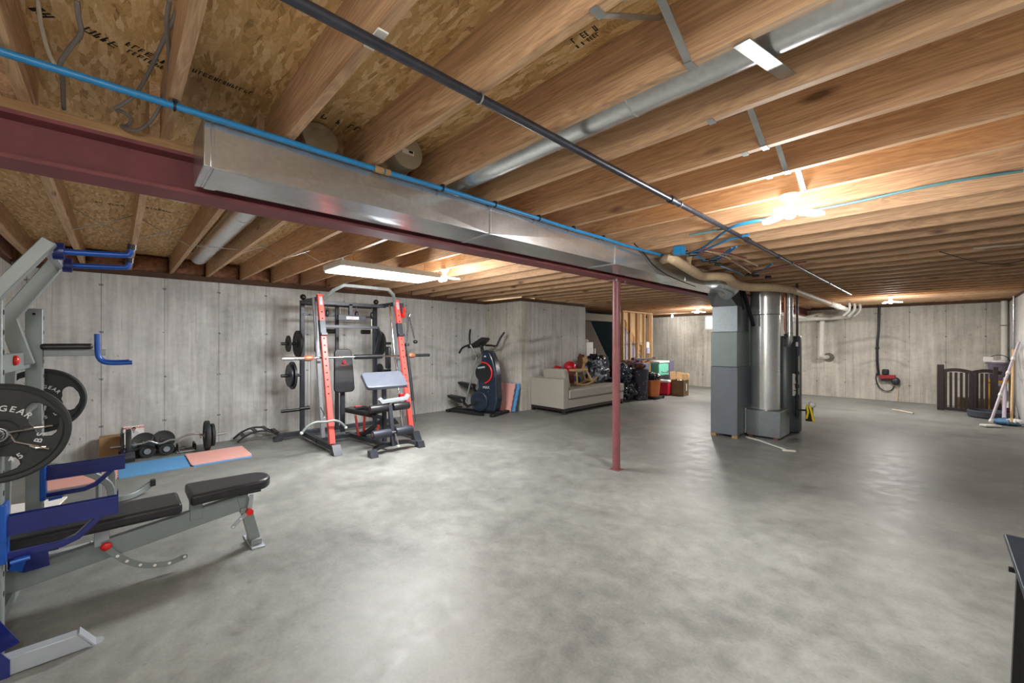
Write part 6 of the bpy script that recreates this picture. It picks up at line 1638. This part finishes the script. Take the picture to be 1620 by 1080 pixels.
# ================================================================ STORED THINGS AROUND THE RED POST
def lump(c, r, sz, name, m, label, cat, seed=0, amp=0.22, group=None, fq=2.3, n=56, flat=True):
    c = Vector(c); off = V(seed * 3.7, seed * 1.3, seed * 0.7)
    def f(d):
        k = 1 + amp * mn.noise(d * fq + off) - amp * 0.9 * abs(mn.noise(d * fq * 1.9 + off)) - amp * 0.5 * abs(mn.noise(d * fq * 4.5 + off)) + amp * 0.3
        if flat and d.z < -0.75: k *= 0.75 / max(0.75, -d.z)
        return k
    mb = MB().ball(c, r, sz, n, int(n * 0.7), f)
    zmin = min(v.z for v in mb.v); want = c.z - r * sz[2] * 0.75
    for v in mb.v: v.z += (want - zmin)
    o = mb.build(name, m)
    return tag(o, label, cat, group)
tw = NT('clear film over clothes'); bagw = tw.done(tw.ramp(tw.noise(tw.coord('Object', (1, 1, 1)), 5.5, 4, 0.6, 1.4), [(0.40, srgb(30, 34, 44)), (0.5, srgb(74, 82, 96)), (0.60, srgb(176, 186, 198)), (0.64, srgb(60, 58, 62))]), 0.35)
lump((-5.86, 8.50, 0.50 + 0.225), 0.30, (0.9, 1.15, 1.0), 'clear_bag', bagw, 'clear plastic bag stuffed with dark clothes on the sofa seat', 'bag', 1, 0.34)
lump((-5.97, 8.62, 0.955 + 0.09), 0.20, (1.0, 1.4, 0.62), 'dark_bag', M['bag'], 'dark bag lying on top of the clear bag on the sofa', 'bag', 2, 0.3)
lump((-5.98, 7.86, 0.50 + 0.075), 0.11, (0.7, 1.2, 0.9), 'toy_bundle', plain('blue green fabric', srgb(18, 70, 120), 0.6, 0, 0.4), 'blue and green bundle behind the rocking horse legs', 'bundle', 3)
# pale shelf rack in the alcove
sh = thing('shelf_rack', 'pale wire shelf rack with boxes in the dark alcove behind the sofa', 'shelf', (-6.95, 9.0, 0))
ry0, ry1, rx0, rx1 = 8.86, 9.26, -6.75, -6.40
for x in (rx0, rx1 - 0.02):
    for y in (ry0, ry1 - 0.02): MB().box(x, x + 0.02, y, y + 0.02, 0, 1.32).build('pole', M['white'], sh)
for z in (0.35, 0.75, 1.10): MB().box(rx0, rx1, ry0, ry1, z, z + 0.018).build('shelf', M['white'], sh)
for k, (z, h, m_, l_) in enumerate(((1.119, 0.20, 'white', 'white box on the top shelf of the pale rack, lower of two'), (1.32, 0.17, 'paper', 'white box on the top shelf of the pale rack, upper of two'), (0.769, 0.22, 'black', 'black box on the middle shelf of the pale rack'))):
    o = MB().box(rx0 + 0.03, rx1 - 0.03, ry0 + 0.03 + 0.01 * k, ry1 - 0.05 - 0.02 * k, z, z + h).build('storage_box', M[m_], bevel=0.005); tag(o, l_, 'box', 'boxes on the pale rack')
lump((-6.58, 9.04, 1.491 + 0.035), 0.06, (1.6, 1.4, 0.7), 'cloth_scrap', M['paper'], 'crumpled white cloth on top of the pale rack boxes', 'cloth', 4)
bn2 = thing('dark_chair', 'navy upholstered chair with thin legs in the alcove behind the sofa', 'chair', (-6.5, 9.9, 0))
cy0, cy1 = 9.45, 9.95
MB().box(-6.50, -6.05, cy0, cy1, 0.42, 0.52).build('seat', plain('navy fabric', srgb(22, 28, 44), 0.9), bn2, bevel=0.02)
MB().box(-6.52, -6.44, cy0, cy1, 0.52, 1.10).build('backrest', plain('navy fabric back', srgb(22, 28, 44), 0.9), bn2, bevel=0.02)
for x in (-6.48, -6.10):
    for y in (cy0 + 0.03, cy1 - 0.05): MB().box(x, x + 0.025, y, y + 0.025, 0, 0.42).build('leg', M['dkwood'], bn2)

# right of the post
lump((-5.62, 9.34, 0.23), 0.30, (1.05, 1.0, 1.0), 'garbage_bag', M['bag'], 'black garbage bag on the floor at the far end of the sofa, lower one', 'bag', 5, 0.4)
lump((-5.66, 9.34, 0.48 + 0.14), 0.24, (1.0, 1.0, 0.95), 'garbage_bag', plain('blue black film', srgb(44, 56, 74), 0.28, 0, 0.35, 10, 0.4), 'blue-black filled bag stacked on the garbage bag right of the post', 'bag', 6, 0.4)
lump((-5.72, 9.38, 0.83), 0.17, (1.0, 1.0, 0.7), 'soft_bundle', plain('beige textile', srgb(150, 146, 132), 0.9, 0, 0.3), 'beige cloth bundle on top of the bags right of the post', 'bundle', 7)
fb = thing('floral_bag', 'tall dark patterned garment bag standing right of the garbage bags', 'bag', (-5.3, 9.85, 0))
cb_ = onZ(1013, 633, 0)
t_fl = NT('dark floral cloth')
vo = t_fl.n('ShaderNodeTexVoronoi'); vo.inputs['Scale'].default_value = 14; t_fl.l(t_fl.coord('World', (1, 1, 1)), vo.inputs['Vector'])
t_fl.done(t_fl.ramp(vo.outputs['Distance'], [(0.08, srgb(168, 150, 150)), (0.22, srgb(44, 44, 56))]), 0.7)
mb = MB()
prof = [(0.17, 0), (0.20, 0.02), (0.205, 0.3), (0.215, 0.7), (0.22, 0.78), (0.18, 0.80), (0.0, 0.80)]
mb.lathe((cb_.x - 0.10, cb_.y + 0.16, 0), (cb_.x - 0.10, cb_.y + 0.16, 1), prof, 24)
for v in mb.v:
    d = mn.noise(v * 4) * 0.02; v.x += d; v.y += d
mb.build('bag_body', t_fl.m, fb)
MB().torus((cb_.x - 0.10, cb_.y + 0.16, 0.79), (0, 0, 1), 0.21, 0.012, 28, 6).build('rim', M['black'], fb)
lump((cb_.x - 0.10, cb_.y + 0.16, 0.80 + 0.06), 0.13, (1.1, 1.1, 0.6), 'dark_cloth', M['mane'], 'dark cloth heaped on the patterned bag', 'cloth', 9)
def boxat(px0, px1, py, name, m, depth, z0, z1, label, cat, bevel=0.008, group=None, hue=None):
    """box whose near bottom edge (parallel to Y) sits where the sight lines meet z0"""
    a, b = onZ(px0, py, 0), onZ(px1, py, 0)
    x1 = (a.x + b.x) / 2
    ya_, yb_ = onX(px0, 560, x1).y, onX(px1, 560, x1).y
    return x1, ya_, yb_
TL = plain('teal plastic', srgb(112, 192, 168), 0.45, 0, 0.08)
# stack: slate tote with lid, teal cooler on a black tote
xA = -5.75
y0_, y1_ = onX(1013, 560, xA).y, onX(1027, 560, xA).y
o = MB().box(xA - 0.3, xA, y0_ + 0.05, y1_, 0, 0.90).build('slate_tote', plain('slate blue plastic', srgb(92, 96, 120), 0.5), bevel=0.02); tag(o, 'tall slate blue storage tote behind the patterned bag', 'tote')
y0_, y1_ = onX(1043, 560, xA).y, onX(1059, 560, xA).y + 0.03
o = MB().box(xA - 0.32, xA, y0_, y1_ - 0.03, 0.0, 0.48).build('black_tote', M['black'], bevel=0.02); tag(o, 'black storage tote under the teal cooler', 'tote')
ck = thing('teal_cooler', 'teal cooler with a white lid on top of the black tote', 'cooler', (xA - 0.2, (y0_ + y1_) / 2, 0.48))
MB().box(xA - 0.29, xA - 0.01, y0_ + 0.02, y1_ - 0.05, 0.481, 0.86).build('body', TL, ck, bevel=0.02)
MB().box(xA - 0.31, xA + 0.01, y0_, y1_ - 0.03, 0.862, 0.925).build('lid', M['white'], ck, bevel=0.015)
MB().tube([(xA + 0.01, y0_ + 0.12, 0.62), (xA + 0.04, y0_ + 0.16, 0.58), (xA + 0.04, y1_ - 0.2, 0.58), (xA + 0.01, y1_ - 0.16, 0.62)], 0.010, 8).build('handle', M['grey_dk'], ck)
y2_, y3_ = onX(1060, 560, -5.9).y, onX(1066, 560, -5.9).y
o = MB().box(-6.1, -5.9, y2_, y3_, 0.0, 0.90).build('lilac_box', plain('lilac grey board', srgb(112, 108, 130), 0.8), bevel=0.004); tag(o, 'narrow lilac grey box standing right of the teal cooler', 'box')
# orange bin on a small dolly, black heap in it
bc = onZ(1037.5, 628, 0.06); bc = V(bc.x - 0.18, bc.y + 0.15, 0)
ob_ = thing('orange_bin', 'terracotta orange round bin filled with black things', 'bin', (bc.x, bc.y, 0.06))
MB().lathe((bc.x, bc.y, 0.062), (bc.x, bc.y, 0.50), [(0.165, 0), (0.175, 0.01), (0.21, 0.40), (0.222, 0.41), (0.222, 0.436), (0.205, 0.436), (0.20, 0.40), (0.16, 0.02), (0, 0.02)], 36).build('tub', plain('terracotta plastic', srgb(190, 104, 52), 0.5), ob_)
lump((bc.x, bc.y, 0.50 + 0.05), 0.19, (1.0, 1.0, 0.6), 'black_bundle', M['bag'], 'heap of black plastic in the orange bin', 'bundle', 11, 0.3)
dl = thing('wheel_dolly', 'low black wheeled dolly under the orange bin', 'dolly', (bc.x, bc.y, 0))
MB().box(bc.x - 0.20, bc.x + 0.22, bc.y - 0.24, bc.y + 0.24, 0.035, 0.060).build('deck', M['black'], dl)
for dx_, dy_ in ((0.20, -0.22), (0.20, 0.22), (-0.18, -0.22), (-0.18, 0.22)):
    MB().cyl((bc.x + dx_ - 0.02, bc.y + dy_, 0.04), (bc.x + dx_ + 0.02, bc.y + dy_, 0.04), 0.04, n=18).build('wheel', M['rubber'], dl)
# red cooler
rc = onZ(1057, 626, 0); rx, ry = rc.x - 0.15, rc.y + 0.17
kr = thing('red_cooler', 'small red cooler with a white lid right of the orange bin', 'cooler', (rx, ry, 0))
MB().box(rx - 0.15, rx + 0.15, ry - 0.17, ry + 0.13, 0.02, 0.36).build('body', plain('crimson plastic', srgb(206, 28, 56), 0.4), kr, bevel=0.025)
MB().box(rx - 0.155, rx + 0.155, ry - 0.175, ry + 0.135, 0.362, 0.43).build('lid', M['white'], kr, bevel=0.02)
MB().box(rx - 0.12, rx + 0.12, ry - 0.14, ry + 0.1, 0, 0.02).build('base', M['black'], kr)
for dy_ in (-0.1, 0.13): MB().cyl((rx + 0.13, ry + 0.135, 0.05), (rx + 0.13, ry + 0.165, 0.05), 0.05, n=18).build('wheel', M['black'], kr) if dy_ > 0 else None
MB().box(rx - 0.05, rx + 0.05, ry - 0.08, ry + 0.04, 0.431, 0.44).build('lid_grip', M['black'], kr)
# open cardboard box
q = onZ(1081, 627, 0)
gx0, gx1 = q.x - 0.50, q.x
gy0 = q.y; gy1 = gy0 + 0.34
wx = thing('moving_box', 'large open cardboard box with raised flaps, rightmost of the stored things', 'box', ((gx0 + gx1) / 2, (gy0 + gy1) / 2, 0))
gx0 = gx1 - 0.37
for b in ((gx1 - 0.006, gx1, gy0, gy1), (gx0, gx0 + 0.006, gy0, gy1), (gx0, gx1, gy0, gy0 + 0.006), (gx0, gx1, gy1 - 0.006, gy1)):
    MB().box(b[0], b[1], b[2], b[3], 0, 0.44).build('side', M['card_d'], wx)
MB().box(gx0, gx1, gy0, gy1, 0.0, 0.006).build('bottom', M['card_d'], wx)
for quad in ([V(gx1, gy0, 0.44), V(gx1, gy1, 0.44), V(gx1 - 0.03, gy1 + 0.02, 0.60), V(gx1 - 0.03, gy0 - 0.0, 0.60)], [V(gx0, gy0, 0.44), V(gx0, gy1, 0.44), V(gx0 - 0.02, gy1, 0.66), V(gx0 - 0.02, gy0, 0.66)],
             [V(gx0, gy1, 0.44), V(gx1, gy1, 0.44), V(gx1 - 0.02, gy1 + 0.10, 0.60), V(gx0, gy1 + 0.10, 0.64)]):
    MB().prism(quad, (0.006, 0.004, 0)).build('flap', M['card'], wx)
MB().box(gx1, gx1 + 0.0015, gy1 - 0.16, gy1 - 0.10, 0.14, 0.34).build('shipping_label', M['paper'], wx)
lump(((gx0 + gx1) / 2, (gy0 + gy1) / 2, 0.32), 0.13, (1.0, 1.0, 0.8), 'packing_paper', M['paper'], 'white crumpled paper inside the large cardboard box', 'paper', 13)
# poles across the top of the heap, odds and ends
pl_ = thing('folded_stand', 'folded dark tripod poles lying across the stored things', 'stand', (-5.9, 10.5, 0.94))
zz = 0.985
a, b = V(-5.95, onX(1002, 570, -5.95).y, 1.02), V(-5.95, onX(1035, 574, -5.95).y, 1.0)
MB().tube([a, b], 0.022, 10).tube([a + V(0.06, 0.05, -0.03), b + V(0.05, -0.02, -0.02)], 0.016, 8).build('poles', M['grey_dk'], pl_)
for p in (a, b): MB().cbox(p, (0.09, 0.1, 0.07)).build('joint', M['mane'], pl_, bevel=0.01)
for k, (px, py, s_, col, l_) in enumerate(((1004, 578, 0.12, (96, 74, 96), 'mauve soft bundle under the folded tripod poles'), (1020, 577, 0.12, (186, 134, 96), 'tan soft bundle at the right end of the folded tripod poles'), (992, 580, 0.12, (128, 104, 96), 'brown soft bundle just right of the red post top heap'))):
    p = onX(px, py, -6.15)
    lump((p.x, p.y, 0.90), s_, (1.2, 1.6, 0.7), 'soft_bundle', plain('bundle cloth %d' % k, srgb(*col), 0.9), l_, 'bundle', 20 + k)
o = MB().box(-6.48, -6.08, onX(990, 560, -6.1).y, onX(1012, 560, -6.1).y, 0, 0.82).build('grey_tote', plain('dim grey plastic', srgb(70, 72, 84), 0.6), bevel=0.02); tag(o, 'dim grey tote carrying the soft bundles behind the patterned bag', 'tote')
